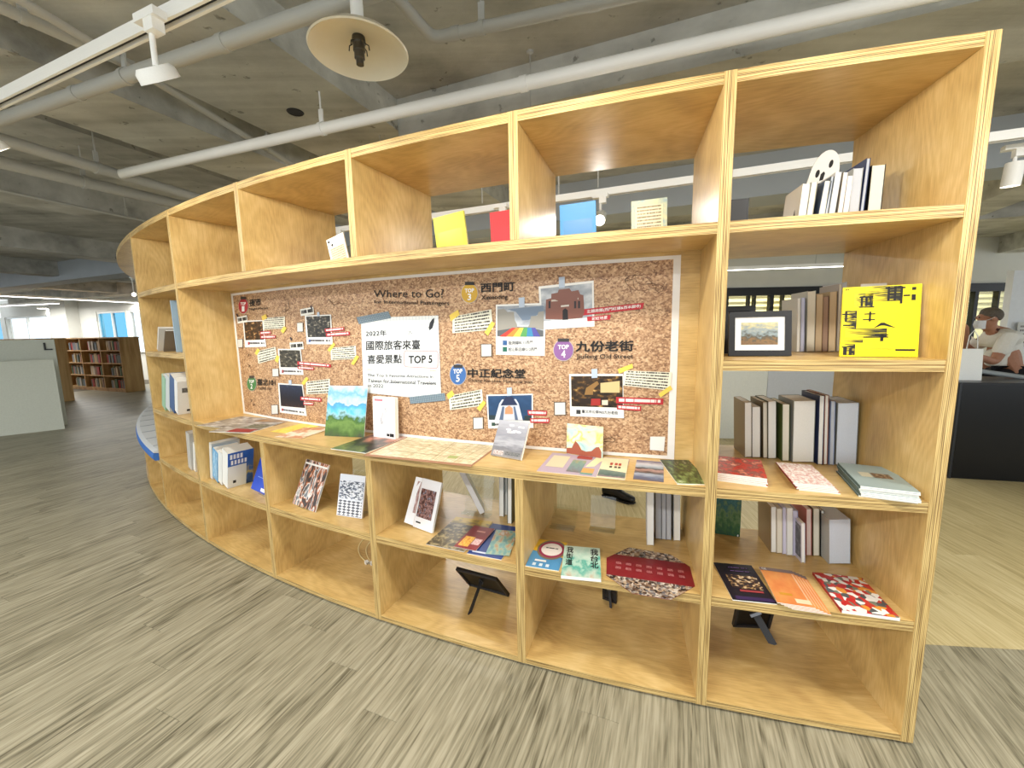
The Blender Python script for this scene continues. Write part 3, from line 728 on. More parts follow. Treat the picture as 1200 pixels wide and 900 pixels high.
# ------------------------------------------------------------------ book builders
ORD = ['first', 'second', 'third', 'fourth', 'fifth', 'sixth', 'seventh', 'eighth', 'ninth', 'tenth', 'eleventh', 'twelfth']
PAPER = flat((240, 239, 232), 0.7, 'page_paper')
PAPER2 = flat((228, 222, 204), 0.7, 'cream_page_paper')
PAPER3 = flat((190, 194, 200), 0.7, 'grey_page_paper')
INK = flat((28, 26, 26), 0.6, 'black_ink')
def rectfit(P):
    FL, FR, BR, BL = [Vector(p) for p in P]; c = (FL+FR+BR+BL)/4
    U = ((FR-FL)+(BR-BL))/2; V = ((BL-FL)+(BR-FR))/2
    rot = Vector((V.y, -V.x, 0)); e = (U.normalized() + rot.normalized()).normalized(); f = Vector((-e.y, e.x, 0))
    return c, e*U.length, f*V.length
def flat_book(name, label, cat, px, z, th, mat, group=None, page=None, spine=None, cov=0.0006):
    """sheet, booklet or book lying on a board; px = FL,FR,BR,BL seen in the photo (top face)"""
    c, U, V = rectfit([atz(u, v, z+th) for u, v in px]); c.z = z
    root = thing(name, label, cat, c, group); o = c - U/2 - V/2
    if th > 0.0015:
        g = G(); g.box(o + ZA*0.0005, U*0.996, V*0.994, ZA*(th-cov-0.0007)); g.build('pages', page or PAPER, root)
        g = G(); g.box(o + ZA*(th-cov), U, V, ZA*cov); g.build('cover', mat, root)
        g = G(); g.box(o + ZA*0.0001, U, V, ZA*0.0004); g.build('back_cover', PAPER, root)
        if spine: g = G(); g.box(o - U.normalized()*0.0006, U.normalized()*0.0006, V, ZA*th); g.build('spine', spine, root)
    else:
        g = G(); g.box(o + ZA*0.0002, U, V, ZA*th); g.build('sheet', mat, root)
    return root, Sheet(o + ZA*(th+0.0004), U, V)
def lean_sheet(BL, BR, TM, z, lean, rmin=None):
    A, B = atz(*BL, z), atz(*BR, z); U = B-A; n = Vector((U.y, -U.x, 0)).normalized(); l = math.radians(lean)
    Vd = ZA*math.cos(l) - n*math.sin(l); N = U.normalized().cross(Vd); d = ray(*TM)
    t = (A-EYE_P).dot(N)/d.dot(N); h = (EYE_P + d*t - A).dot(Vd)
    return A, U, Vd*h, N
def lean_book(name, label, cat, BL, BR, TM, z, lean, th, mat, group=None, page=None, shift=None, h=None, z0=None):
    A, U, V, N = lean_sheet(BL, BR, TM, z if z0 is None else z0, lean)
    if shift: A = A + Vector(shift)
    A.z = z + 0.0005
    if h: V = V.normalized()*h
    A = A + ZA*(th*abs(N.z))
    root = thing(name, label, cat, A + U/2, group)
    if th > 0.0015:
        g = G(); g.box(A - N*(th-0.0006) + U*0.002, U*0.994, V*0.996, N*(th-0.0013)); g.build('pages', page or PAPER, root)
        g = G(); g.box(A - N*0.0006, U, V, N*0.0006); g.build('cover', mat, root)
        g = G(); g.box(A - N*th, U, V, N*0.0006); g.build('back_cover', PAPER, root)
        g = G(); g.box(A - N*th - U.normalized()*0.0006, U.normalized()*0.0006, V, N*th); g.build('spine', mat, root)
    else:
        g = G(); g.box(A - N*th, U, V, N*th); g.build('sheet', mat, root)
    return root, Sheet(A + N*0.0005, U, V)
def row_book(label, bl, br, tl, z, cov, depth=0.15, page=None, r=None, group=None, name='book', h=None, art_left=None, deep=None, fore=True, cat='book'):
    """book standing in a row; bl, br, tl = bottom corners and top left corner of the edge that faces the photo"""
    if r: A, B = oncyl(*bl, r), oncyl(*br, r); A.z = B.z = z
    else: A, B = atz(*bl, z), atz(*br, z)
    U = B-A; n = Vector((U.y, -U.x, 0)).normalized(); d = ray(*tl); t = (A-EYE_P).dot(n)/d.dot(n); V = EYE_P + d*t - A
    if h: V = V*(h/V.z)
    tilt = V.normalized(); Un = U.normalized(); Up = (Un - tilt*Un.dot(tilt)).normalized(); th = U.dot(Up)
    rd = pol(ang(A), 1) - pol(ang(A), 0); D = -rd*depth if deep is None else Vector(deep).normalized()*depth
    lift = max(0.0, -(Up*th).z); A = A + ZA*(0.0006 + lift)
    Uv = Up*th; root = thing(name, label, cat, A + Uv/2 + D/2, group); c = 0.0012
    cm = cov if not isinstance(cov, tuple) else flat(cov, 0.4)
    Dn = D.normalized()
    if fore:
        g = G(); g.box(A + Up*c + Dn*0.003 + tilt*0.002, Up*(th-2*c), V*0.985, D - Dn*0.005); g.build('pages', page or PAPER, root)
        g = G(); g.box(A, Up*c, V, D); g.box(A + Up*(th-c), Up*c, V, D); g.box(A + D - Dn*c, Uv, V, Dn*c)
    else:
        g = G(); g.box(A + Up*c + Dn*0.002 + tilt*0.002, Up*(th-2*c), V*0.985, D - Dn*0.005); g.build('pages', page or PAPER, root)
        g = G(); g.box(A, Up*c, V, D); g.box(A + Up*(th-c), Up*c, V, D); g.box(A, Uv, V, Dn*c)
    g.build('cover', cm, root)
    if art_left is not None:
        S = Sheet(A + D - Up*0.0006, -D, V); patch(S, rect(0.03, 0.1, 0.97, 0.92), 0.0).build('cover_print', art_left, root)
    return root, A, Uv, V, D
def easel(label, c, U, n, z, w_=0.11, h=0.13, lean=20):
    """bent clear acrylic book stand: foot, lip, back plate, strut"""
    U = Vector(U).normalized(); n = Vector(n).normalized(); l = math.radians(lean); Vd = ZA*math.cos(l) - n*math.sin(l); N = U.cross(Vd)
    root = thing('book_stand', label, 'stand', c, 'clear acrylic book stands'); c = Vector(c); c.z = z + 0.0004
    g = G(); g.box(c - U*w_/2 + n*0.03, U*w_, -n*0.05, ZA*0.003); g.build('foot', CLEAR, root)
    g = G(); g.box(c - U*w_/2 + n*0.03, U*w_, n*0.003, ZA*0.016); g.build('front_lip', CLEAR, root)
    g = G(); g.box(c - U*w_/2 - n*0.012 + ZA*0.003, U*w_, Vd*h, -N*0.003); g.build('back_plate', CLEAR, root)
    top = c - n*0.012 + Vd*h*0.9
    g = G(); g.box(top - U*w_/2 - N*0.004, U*w_, (c - n*(0.012+h*0.75) - top) + ZA*0.002, -N*0.003); g.build('rear_strut', CLEAR, root)
    return root
def vp(p): return Vector((pol(ang(p), 1) - pol(ang(p), 0)))
Z = ZT
# ------------------------------------------------------------------ the cork poster on the back panel
class PosterS:
    def __call__(s, x, y, h=0.0):
        p = oncyl(x, y, 9.4485); return p + vp(p)*h
PS = PosterS()
RP = RBK + 0.0035
poster = thing('travel_poster', 'wide cork-patterned travel poster with photos and notes above the display desk', 'poster', pol(-114.8, RP, 0.87))
arc_board(-123.6, -106.1, RBK+0.0008, RBK+0.002, 0.867, 1.706, mats=(0, 0)).build('white_border', flat((240, 238, 236), 0.5), poster)
CORK = newmat('cork_print')[0]
def _cork():
    N, L = CORK.node_tree.nodes, CORK.node_tree.links; b = N['Principled BSDF']
    tc = N.new('ShaderNodeTexCoord'); mp = N.new('ShaderNodeMapping'); mp.inputs['Scale'].default_value = (1, 1, 1.3); L.new(tc.outputs['Object'], mp.inputs[0])
    v = N.new('ShaderNodeTexVoronoi'); v.inputs['Scale'].default_value = 130; v.inputs['Randomness'].default_value = 1; L.new(mp.outputs[0], v.inputs[0])
    s = N.new('ShaderNodeSeparateColor'); L.new(v.outputs['Color'], s.inputs[0])
    n = N.new('ShaderNodeTexNoise'); n.inputs['Scale'].default_value = 45; n.inputs['Detail'].default_value = 6; L.new(mp.outputs[0], n.inputs[0])
    f = math_node(N, L, 'ADD', math_node(N, L, 'MULTIPLY', s.outputs[0], 0.5), math_node(N, L, 'MULTIPLY', n.outputs[0], 0.55))
    r = ramp(N, [(0.18, (112, 78, 54)), (0.4, (164, 124, 90)), (0.6, (196, 158, 120)), (0.85, (222, 190, 152))]); L.new(f, r.inputs[0]); L.new(r.outputs[0], b.inputs['Base Color'])
    b.inputs['Roughness'].default_value = 0.45
_cork()
arc_board(-123.43, -106.27, RBK+0.0019, RBK+0.0026, 0.882, 1.691, mats=(0, 0)).build('cork_print', CORK, poster)
def C5(pts): return [(260 + x/4.286, 320 + y/4.286) for x, y in pts]
def C6(pts): return [(520 + x/4.0, 300 + y/4.0) for x, y in pts]
def pp(name, quad, h, mat, nx=4, ny=1): return patch(PS, quad, h, nx, ny).build(name, mat, poster)
def box4(x0, y0, x1, y1, s=0.0): return [(x0, y0), (x1, y0+s), (x1, y1+s), (x0, y1)]
RED, YTAPE, BTAPE = flat((184, 42, 52), 0.5), flat((240, 208, 92), 0.5), flat((188, 202, 220), 0.5)
NOTE = lines_mat(rows=6); NOTEB = lines_mat(rows=5, seed=3.0); REDP = lines_mat(paper=(184, 42, 52), ink=(246, 226, 222), rows=1, seed=5); CAPT = lines_mat(paper=(238, 238, 236), ink=(80, 78, 80), rows=1, seed=2); TAGM = lines_mat(paper=(238, 237, 230), ink=(50, 50, 50), rows=1, seed=8)
PW = flat((241, 240, 236), 0.45)
GRID = flat((228, 231, 232), 0.5)
def grid_mat():
    m, N, L, b = newmat('squared_paper'); uv = N.new('ShaderNodeUVMap'); sep = N.new('ShaderNodeSeparateXYZ'); L.new(uv.outputs[0], sep.inputs[0])
    fx = math_node(N, L, 'LESS_THAN', math_node(N, L, 'FRACT', math_node(N, L, 'MULTIPLY', sep.outputs[0], 24), 0), 0.14)
    fy = math_node(N, L, 'LESS_THAN', math_node(N, L, 'FRACT', math_node(N, L, 'MULTIPLY', sep.outputs[1], 24), 0), 0.14)
    mx = N.new('ShaderNodeMixRGB'); mx.inputs[1].default_value = lin((236, 238, 236)); mx.inputs[2].default_value = lin((206, 214, 220))
    L.new(math_node(N, L, 'MAXIMUM', fx, fy), mx.inputs[0]); L.new(mx.outputs[0], b.inputs['Base Color']); b.inputs['Roughness'].default_value = 0.5; return m
def tape_mat():
    m, N, L, b = newmat('checked_tape'); uv = N.new('ShaderNodeUVMap'); sep = N.new('ShaderNodeSeparateXYZ'); L.new(uv.outputs[0], sep.inputs[0])
    fx = math_node(N, L, 'LESS_THAN', math_node(N, L, 'FRACT', math_node(N, L, 'MULTIPLY', sep.outputs[0], 20), 0), 0.4)
    fy = math_node(N, L, 'LESS_THAN', math_node(N, L, 'FRACT', math_node(N, L, 'MULTIPLY', sep.outputs[1], 5), 0), 0.4)
    mx = N.new('ShaderNodeMixRGB'); mx.inputs[1].default_value = lin((150, 166, 176)); mx.inputs[2].default_value = lin((96, 116, 130))
    L.new(math_node(N, L, 'MAXIMUM', fx, fy), mx.inputs[0]); L.new(mx.outputs[0], b.inputs['Base Color']); return m
H1, H2, H3, H4 = 0.0022, 0.0030, 0.0038, 0.0046
# big squared note
pp('squared_note', C5([(700,225),(1088,213),(1103,640),(712,600)]), H1, grid_mat(), 6)
TM_ = tape_mat()
pp('checked_tape', C5([(678,222),(838,192),(853,226),(690,257)]), H2, TM_); pp('checked_tape', C5([(943,622),(1120,602),(1126,640),(948,657)]), H2, TM_)
def txt(s, q, bold=0.0, mat=None, h=H2, name='lettering'): return lettering(PS, q, h, s, mat or INK, poster, name, bold)
txt('2022年', C5([(725,289),(828,286),(828,315),(725,318)]), 0.012)
txt('國際旅客來臺', C5([(727,341),(997,335),(997,383),(727,387)]), 0.012)
txt('喜愛景點', C5([(733,412),(905,408),(905,452),(733,456)]), 0.012)
txt('TOP 5', C5([(940,416),(1058,413),(1058,450),(940,454)]), 0.02)
STAMP = flat((196, 158, 156), 0.6)
def outline(pts, wd, h, mat, name):
    """closed or open printed line as a thin ribbon, px coordinates"""
    g = G()
    for (a, b) in zip(pts[:-1], pts[1:]):
        dx, dy = b[0]-a[0], b[1]-a[1]; l = math.hypot(dx, dy) or 1; nx, ny = -dy/l*wd/2, dx/l*wd/2
        q = [(a[0]-nx, a[1]-ny), (b[0]-nx, b[1]-ny), (b[0]+nx, b[1]+ny), (a[0]+nx, a[1]+ny)]
        P = [PS(x, y, h) for x, y in q]
        if (P[1]-P[0]).cross(P[2]-P[0]).dot(vp(P[0])) < 0: P.reverse()
        g.poly(P)
    o = g.build(name, mat, poster); o['kind'] = 'stuff'; return o
q = C5([(918,398),(925,390),(1080,392),(1088,402),(1086,470),(1078,478),(925,470),(918,462),(918,398)]); outline(q, 0.9, H2, STAMP, 'stamp_outline')
outline(C5([(730,484),(1078,489)]), 0.7, H2, flat((226, 206, 120), 0.6), 'ruled_line')
for s, q in (('The Top 5 Favorite Attractions in', [(733,506),(1062,514),(1062,530),(733,523)]), ('Taiwan for International Travelers', [(735,530),(1077,544),(1077,562),(735,548)]), ('in 2022', [(737,556),(812,559),(812,575),(737,572)])): txt(s, C5(q), 0.006)
outline(C5([(842,550),(1077,556)]), 0.5, H2, INK, 'strike_line')
# feather and aeroplane drawings on the note
g = G(); g.poly([PS(*p, H2) for p in C5([(1068,225),(1068,245),(1060,275),(1045,288),(1040,275),(1046,250),(1058,232)])][::-1]); g.build('feather_drawing', flat((44, 46, 52), 0.6), poster)
outline(C5([(1030,262),(1015,256),(1000,262),(1003,275),(1018,282),(1035,288)]), 0.3, H2, flat((150, 150, 150), 0.6), 'feather_outline')
txt('✈', C5([(936,291),(958,291),(958,312),(936,312)]), 0.0, name='aeroplane_drawing')
# title
txt('Where to Go?', C5([(765,86),(1115,80),(1115,124),(765,122)]), 0.004, flat((44, 38, 34), 0.6))
txt('for International Passengers', C5([(765,136),(1143,141),(1143,168),(765,157)]), 0.006)
# badges
def badge(cx, cy, rx, ry, col, num, cap):
    n = 28; g = G(); g.poly([PS(cx + rx*1.07*math.cos(2*math.pi*k/n), cy - ry*1.07*math.sin(2*math.pi*k/n), H1) for k in range(n)]); g.build('badge_rim', flat((200, 186, 176), 0.5), poster)
    g = G(); g.poly([PS(cx + rx*math.cos(2*math.pi*k/n), cy - ry*math.sin(2*math.pi*k/n), H2) for k in range(n)]); g.build('badge', flat(col, 0.5), poster)
    pp('badge_clip', box4(*cap), H3, flat((58, 56, 56), 0.5), 1)
    txt('TOP', [(cx-rx*0.55, cy-ry*0.48), (cx+rx*0.55, cy-ry*0.52), (cx+rx*0.55, cy-ry*0.12), (cx-rx*0.55, cy-ry*0.08)], 0.03, PW, H3)
    txt(num, [(cx-rx*0.2, cy+ry*0.05), (cx+rx*0.2, cy+ry*0.03), (cx+rx*0.2, cy+ry*0.7), (cx-rx*0.2, cy+ry*0.72)], 0.02, PW, H3)
badge(285.6, 358.6, 5.6, 8.8, (176, 44, 56), '1', (282.6, 347.6, 288.6, 351)); badge(295.4, 449.5, 5.4, 8.2, (70, 128, 76), '2', (292.6, 440.2, 298.2, 443.4))
badge(550.5, 343.8, 9.6, 11, (206, 164, 56), '3', (545.3, 330.4, 556, 334.2)); badge(660.4, 410.2, 11.4, 12.2, (142, 98, 156), '4', (653.8, 396.6, 667, 400.5)); badge(537, 438.6, 9.4, 12, (66, 110, 172), '5', (532, 427.3, 542.6, 431))
for s, q, f, bd in (('夜市', [(140,132),(197,126),(197,164),(140,168)], C5, 0.022), ('Night Market', [(142,176),(235,168),(235,184),(142,191)], C5, 0.006), ('臺北101', [(180,531),(270,533),(270,565),(180,563)], C5, 0.02), ('TAIPEI 101', [(184,572),(248,575),(248,588),(184,586)], C5, 0.008),
    ('西門町', [(175,131),(332,122),(332,164),(175,170)], C6, 0.025), ('Ximending', [(178,185),(300,180),(300,208),(178,211)], C6, 0.012), ('九份老街', [(620,400),(888,396),(888,445),(620,448)], C6, 0.025), ('Jiufeng Old Street', [(622,460),(888,459),(888,486),(622,487)], C6, 0.008),
    ('中正紀念堂', [(115,527),(382,530),(382,573),(115,568)], C6, 0.025), ('Chiang Kai-shek Memorial Hall', [(115,574),(415,584),(415,602),(115,592)], C6, 0.006)): txt(s, f(q), bd)
# instant photos
NIGHT1 = art([(0, (22, 16, 14)), (0.45, (70, 48, 34)), (0.62, (150, 104, 62)), (0.8, (232, 206, 150)), (1, (250, 240, 220))], scale=7, seed=1, off=-0.15)
NIGHT2 = art([(0, (18, 18, 20)), (0.45, (60, 58, 52)), (0.62, (120, 112, 96)), (0.85, (230, 226, 214))], scale=8, seed=2, kv=0.15, off=-0.2)
NIGHT3 = art([(0, (20, 20, 20)), (0.5, (78, 74, 62)), (0.75, (200, 190, 170)), (1, (240, 236, 226))], scale=7, seed=3, off=-0.15)
CITYN = art([(0, (90, 60, 50)), (0.2, (44, 34, 38)), (0.45, (26, 28, 42)), (0.8, (36, 44, 66)), (1, (52, 64, 92))], noise=0.25, kv=0.8, scale=10, seed=4)
JIUF = art([(0, (24, 20, 16)), (0.4, (66, 48, 30)), (0.58, (128, 92, 48)), (0.75, (214, 176, 104)), (0.95, (250, 236, 190))], scale=6, seed=5, off=-0.15)
SKY = art([(0, (118, 124, 134)), (0.5, (168, 174, 182)), (1, (222, 224, 226))], scale=3, seed=6)
for frame, photo, mt, f in (([(107,240),(207,236),(225,370),(118,373)], [(113,246),(205,241),(214,334),(121,337)], NIGHT1, C5), ([(418,213),(550,208),(558,358),(428,357)], [(426,219),(545,214),(550,321),(434,322)], NIGHT2, C5),
    ([(283,380),(398,382),(412,512),(293,508)], [(290,386),(394,388),(403,474),(297,472)], NIGHT3, C5), ([(284,552),(408,560),(428,718),(293,700)], [(291,559),(404,566),(420,678),(299,667)], CITYN, C5),
    ([(445,143),(703,115),(707,330),(455,346)], [(455,154),(695,127),(697,287),(463,306)], SKY, C6), ([(245,228),(478,220),(474,468),(245,462)], [(252,236),(470,229),(468,378),(252,376)], SKY, C6),
    ([(200,650),(418,645),(421,806),(210,808)], [(208,656),(413,651),(413,772),(213,767)], art([(0, (34, 62, 92)), (0.5, (44, 74, 112)), (1, (60, 96, 140))], scale=3, kv=0.3, noise=0.6, seed=9), C6), ([(588,553),(840,552),(845,760),(593,750)], [(597,563),(838,562),(840,711),(600,704)], JIUF, C6)):
    pp('photo_card', f(frame), H1, PW); pp('photo', f(photo), H2, mt)
# what the photographs show, as simple printed shapes
def shape(pts, f, col, name='printed_shape', h=H3):
    P = [PS(x, y, h) for x, y in f(pts)]
    nn = sum(((P[i]-P[0]).cross(P[i+1]-P[0]) for i in range(1, len(P)-1)), Vector())
    if nn.dot(vp(P[0])) < 0: P.reverse()
    g = G(); g.poly(P); return g.build(name, col if not isinstance(col, tuple) else flat(col, 0.5), poster)
BRK = art([(0, (62, 34, 30)), (0.5, (112, 66, 54)), (1, (150, 100, 84))], scale=14, seed=3)
shape([(478,296),(480,205),(505,198),(505,178),(535,172),(540,158),(590,152),(600,166),(632,160),(640,180),(655,184),(660,262),(650,290),(560,298)], C6, BRK, 'brick_house_print')
for x in (492, 612, 630): shape([(x,212),(x+10,211),(x+10,245),(x,246)], C6, (52, 44, 46))
shape([(558,300),(558,255),(570,245),(582,254),(584,298)], C6, (30, 24, 26)); shape([(550,232),(588,228),(588,236),(550,240)], C6, (214, 206, 196))
shape([(505,206),(632,196),(632,204),(505,214)], C6, (196, 186, 172))
TOWN = art([(0, (60, 64, 70)), (0.5, (116, 116, 112)), (1, (186, 180, 168))], kind='voronoi', scale=9, stretch=(3, 2))
shape([(252,330),(254,250),(285,248),(300,262),(330,262),(334,300),(345,322),(345,335),(252,350)], C6, TOWN, 'town_print'); shape([(470,345),(470,258),(445,262),(440,280),(410,282),(404,318),(396,334)], C6, TOWN, 'town_print')
shape([(300,250),(470,232),(469,258),(400,300),(370,302),(340,262)], C6, (116, 132, 152), h=0.0034)
shape([(252,376),(252,345),(340,332),(400,334),(468,350),(468,378)], C6, (96, 98, 100), h=0.0035)
for k, cc in enumerate(((196, 66, 58), (222, 140, 62), (226, 204, 88), (92, 158, 92), (64, 136, 178), (84, 82, 158))):
    x0, x1 = 262+k*32, 262+(k+1)*32; t0, t1 = 316+k*18, 316+(k+1)*18; shape([(x0,377),(t0+6,336),(t1+6,336),(x1,378)], C6, cc, 'rainbow_stripe', H4)
# hall at night
shape([(240,768),(262,690),(275,672),(340,670),(352,690),(372,770)], C6, (206, 212, 222), 'hall_print'); shape([(268,700),(284,672),(330,670),(348,698)], C6, (40, 52, 84), 'hall_roof_print', H4); shape([(292,660),(322,658),(332,672),(282,674)], C6, (40, 52, 84), h=H4)
shape([(288,740),(290,712),(308,700),(324,712),(326,740)], C6, (224, 150, 110), h=H4); shape([(262,768),(276,705),(286,705),(280,768)], C6, (92, 110, 140), h=H4); shape([(350,768),(336,705),(328,705),(336,768)], C6, (92, 110, 140), h=H4)
shape([(213,767),(213,745),(412,748),(413,772)], C6, (44, 60, 66), h=0.0033)
shape([(660,650),(668,618),(720,585),(728,600),(700,625),(700,650)], C6, (150, 112, 62), h=H3); shape([(735,640),(735,595),(825,585),(825,640)], C6, art([(0, (90, 62, 30)), (0.5, (190, 148, 84)), (1, (248, 230, 178))], kind='voronoi', scale=8), 'lit_windows_print')
shape([(640,690),(640,668),(770,660),(775,700)], C6, (44, 30, 22)); shape([(742,697),(742,675),(770,674),(770,698)], C6, (236, 214, 190), h=H4); shape([(690,700),(692,668),(735,668),(735,700)], C6, (168, 48, 44), h=H4)
# captions, name tags, notes, tapes, red strips
for q, f in (([(130,343),(220,344),(222,362),(132,362)], C5), ([(437,330),(552,331),(554,350),(439,349)], C5), ([(302,484),(405,487),(408,504),(304,501)], C5), ([(302,678),(420,694),(422,710),(304,693)], C5), ([(228,782),(300,778),(302,796),(230,800)], C6)): pp('caption', f(q), H2, CAPT)
for q, cc, f in (([(134,346),(142,346),(142,360),(134,360)], (168, 44, 60), C5), ([(438,333),(448,333),(448,347),(438,347)], (70, 92, 150), C5), ([(304,486),(313,486),(313,502),(304,501)], (150, 50, 60), C5), ([(303,679),(311,680),(311,692),(303,691)], (176, 50, 62), C5),
    ([(278,396),(298,396),(298,418),(278,418)], (54, 96, 150), C6), ([(278,426),(298,426),(298,448),(278,448)], (40, 106, 88), C6), ([(226,780),(242,780),(242,796),(226,796)], (52, 78, 70), C6), ([(622,720),(642,721),(642,740),(622,739)], (60, 60, 62), C6)): pp('caption_icon', f(q), H3, flat(cc, 0.5), 1)
txt('板南線BL11西門', C6([(305,398),(418,396),(418,413),(305,416)]), 0.012, flat((70, 72, 78), 0.6)); txt('松山新店線G12西門', C6([(305,428),(438,428),(438,446),(305,447)]), 0.012, flat((70, 72, 78), 0.6)); txt('臺北市公車965九份老街', C6([(648,720),(816,727),(816,743),(648,735)]), 0.012, flat((60, 60, 64), 0.6))
for q in ([(78,222),(128,212),(132,246),(82,254)], [(396,182),(462,170),(466,206),(400,216)], [(343,350),(410,345),(414,382),(347,386)]): pp('name_tag', C5(q), H3, TAGM)
for x, y in ((81, 212), (452, 172), (350, 330)): outline(C5([(x-3, y-8), (x+3, y+8)]), 1.6, H4, flat((52, 46, 60), 0.5), 'pin')
def note(f, q, t1, t2, mt):
    pp('paper_note', f(q), H1, mt)
    for t in (t1, t2):
        if t: pp('yellow_tape', f(t), H2, YTAPE, 1)
note(C5, [(208,226),(318,218),(318,278),(210,282)], [(200,218),(222,206),(230,226),(208,238)], [(297,290),(314,266),(328,276),(310,304)], NOTE)
note(C5, [(177,392),(270,370),(280,428),(185,455)], [(168,402),(180,378),(194,386),(178,414)], [(268,440),(276,412),(292,418),(284,452)], NOTEB)
note(C5, [(547,376),(674,364),(678,430),(550,437)], [(532,386),(562,348),(572,360),(544,396)], [(650,456),(676,412),(692,420),(664,462)], NOTE)
note(C5, [(424,546),(544,531),(545,603),(426,609)], [(402,552),(426,520),(438,530),(414,564)], [(528,620),(545,590),(556,600),(540,628)], NOTEB)
note(C6, [(42,284),(224,250),(232,345),(42,362)], [(28,278),(68,252),(76,276),(34,306)], [(192,358),(226,306),(242,316),(208,374)], NOTE)
note(C6, [(24,656),(180,624),(187,700),(30,722)], [(14,650),(40,628),(52,650),(24,672)], [(156,714),(186,676),(200,688),(172,728)], NOTEB)
note(C6, [(845,536),(1070,545),(1060,630),(836,606)], [(816,530),(884,504),(888,524),(822,552)], [(1006,646),(1062,606),(1072,624),(1016,662)], NOTE)
for q, f in (([(195,294),(248,290),(250,306),(196,310)], C5), ([(196,314),(272,312),(273,327),(197,330)], C5), ([(520,280),(616,271),(618,288),(521,297)], C5), ([(525,302),(644,293),(646,311),(526,320)], C5), ([(382,443),(550,458),(550,474),(382,460)], C5), ([(383,467),(465,473),(465,487),(383,481)], C5),
    ([(397,620),(503,628),(503,646),(397,638)], C5), ([(412,646),(463,649),(463,664),(412,661)], C5), ([(393,722),(486,725),(483,748),(397,745)], C6), ([(405,760),(497,760),(495,783),(407,781)], C6), ([(812,696),(926,703),(924,726),(812,718)], C6), ([(808,660),(1030,668),(1028,696),(808,690)], C6)):
    pp('red_strip', f(q), H3, REDP)
pp('red_strip', C6([(650,250),(940,219),(932,248),(652,279)]), H3, RED); txt('主題商圈(西門紅樓&西本願寺)', C6([(672,253),(925,226),(922,243),(672,271)]), 0.01, PW, H4)
pp('red_strip', C6([(672,285),(784,275),(779,298),(674,306)]), H3, RED); txt('彩虹地景', C6([(695,287),(768,280),(766,295),(695,302)]), 0.01, PW, H4)
for q, f in (([(352,196),(380,193),(380,240),(354,242)], C6), ([(540,100),(568,97),(568,148),(541,150)], C6), ([(297,618),(320,615),(321,654),(299,656)], C6), ([(693,530),(720,528),(721,570),(694,572)], C6), ([(337,538),(352,536),(353,560),(339,562)], C5), ([(480,198),(492,196),(494,216),(482,218)], C5)): pp('clear_tape', f(q), H3, BTAPE, 1)
# code squares stay blank
for q, f in (([(80,332),(107,330),(108,374),(82,376)], C5), ([(378,249),(410,247),(411,295),(379,297)], C5), ([(253,480),(287,478),(289,519),(255,521)], C5), ([(249,662),(284,660),(286,708),(251,710)], C5), ([(174,412),(227,411),(228,472),(175,473)], C6), ([(517,684),(573,683),(575,746),(518,747)], C6), ([(137,756),(187,754),(188,811),(138,813)], C6)):
    q = f(q); pp('code_square_rim', q, H1, flat((74, 66, 60), 0.5), 1); cx, cy = sum(p[0] for p in q)/4, sum(p[1] for p in q)/4
    pp('code_square', [(cx+(x-cx)*0.86, cy+(y-cy)*0.9) for x, y in q], H2, flat((226, 222, 214), 0.5), 1)
pp('code_square', C6([(968,846),(1038,846),(1032,914),(966,908)]), H1, PW, 1)
DOOD = flat((92, 66, 48), 0.7)
def curve(f, pts, wd=0.45): outline(f(pts), wd, H1, DOOD, 'doodle')
curve(C5, [(535,130),(560,150),(580,140),(600,155),(630,150)]); curve(C5, [(540,140),(565,160),(590,150),(628,163)]); curve(C5, [(305,140),(335,128),(340,180),(318,195),(325,160),(308,150)])
cl = []
for k in range(40): a = k*0.55; cl.append((940 + 80*math.cos(a*0.47) + 14*math.cos(a*2.3), 128 + 30*math.sin(a*0.61) + 12*math.sin(a*2.1)))
curve(C6, cl)
for (x, y) in ((130, 405), (133, 460), (157, 655), (145, 635)): curve(C5, [(x, y), (x+8, y+4), (x+2, y+12)], 0.8)
curve(C6, [(745,860),(790,850),(805,862),(795,872),(750,868)], 0.8)
# ------------------------------------------------------------------ things on the display desk (z = E)
zE = Z['E']
GREYBR = art([(0, (80, 70, 66)), (0.45, (150, 146, 142)), (0.7, (196, 194, 190)), (1, (226, 224, 220))], scale=3, seed=11, stretch=(1, 3))
flat_book('brochure', 'brown brochure under the grey leaflets at the left desk end', 'brochure', [(293,496.5),(318,500.5),(343,491.7),(305,489.5)], zE, 0.001, art([(0, (130, 96, 62)), (1, (176, 142, 100))], scale=4))
flat_book('brochure', 'white-edged grey leaflet nearest the left end panel of the desk', 'brochure', [(241,496.5),(262,504),(305,490),(283,487.5)], zE, 0.002, GREYBR)
r_, S = flat_book('brochure', 'grey leaflet with a red block at the left desk end', 'brochure', [(256.5,504.5),(292,508.5),(324,496),(288,492.5)], zE, 0.003, GREYBR)
patch(S, rect(0.38, 0.02, 0.95, 0.3), 0.0003).build('red_print', flat((150, 38, 48), 0.5), r_); patch(S, rect(0.45, 0.36, 0.95, 0.75), 0.0003).build('photo_print', art([(0, (50, 54, 44)), (0.6, (110, 116, 100)), (1, (180, 176, 160))], seed=3), r_)
r_, S = flat_book('flyer', 'yellow flyer on the desk left of the seaside book', 'flyer', [(316.5,506),(341,507.5),(379,498.5),(355,495.5)], zE, 0.0012, art([(0, (206, 160, 40)), (0.4, (244, 214, 70)), (1, (250, 230, 110))], scale=5, seed=2))
flat_book('flyer', 'cream flyer with an orange drawing in front of the yellow flyer', 'flyer', [(328.5,511),(354,515),(381,503),(356,500)], zE+0.0014, 0.0012, art([(0, (176, 96, 62)), (0.42, (214, 150, 104)), (0.6, (236, 226, 200)), (1, (242, 238, 222))], scale=3.5, seed=5))
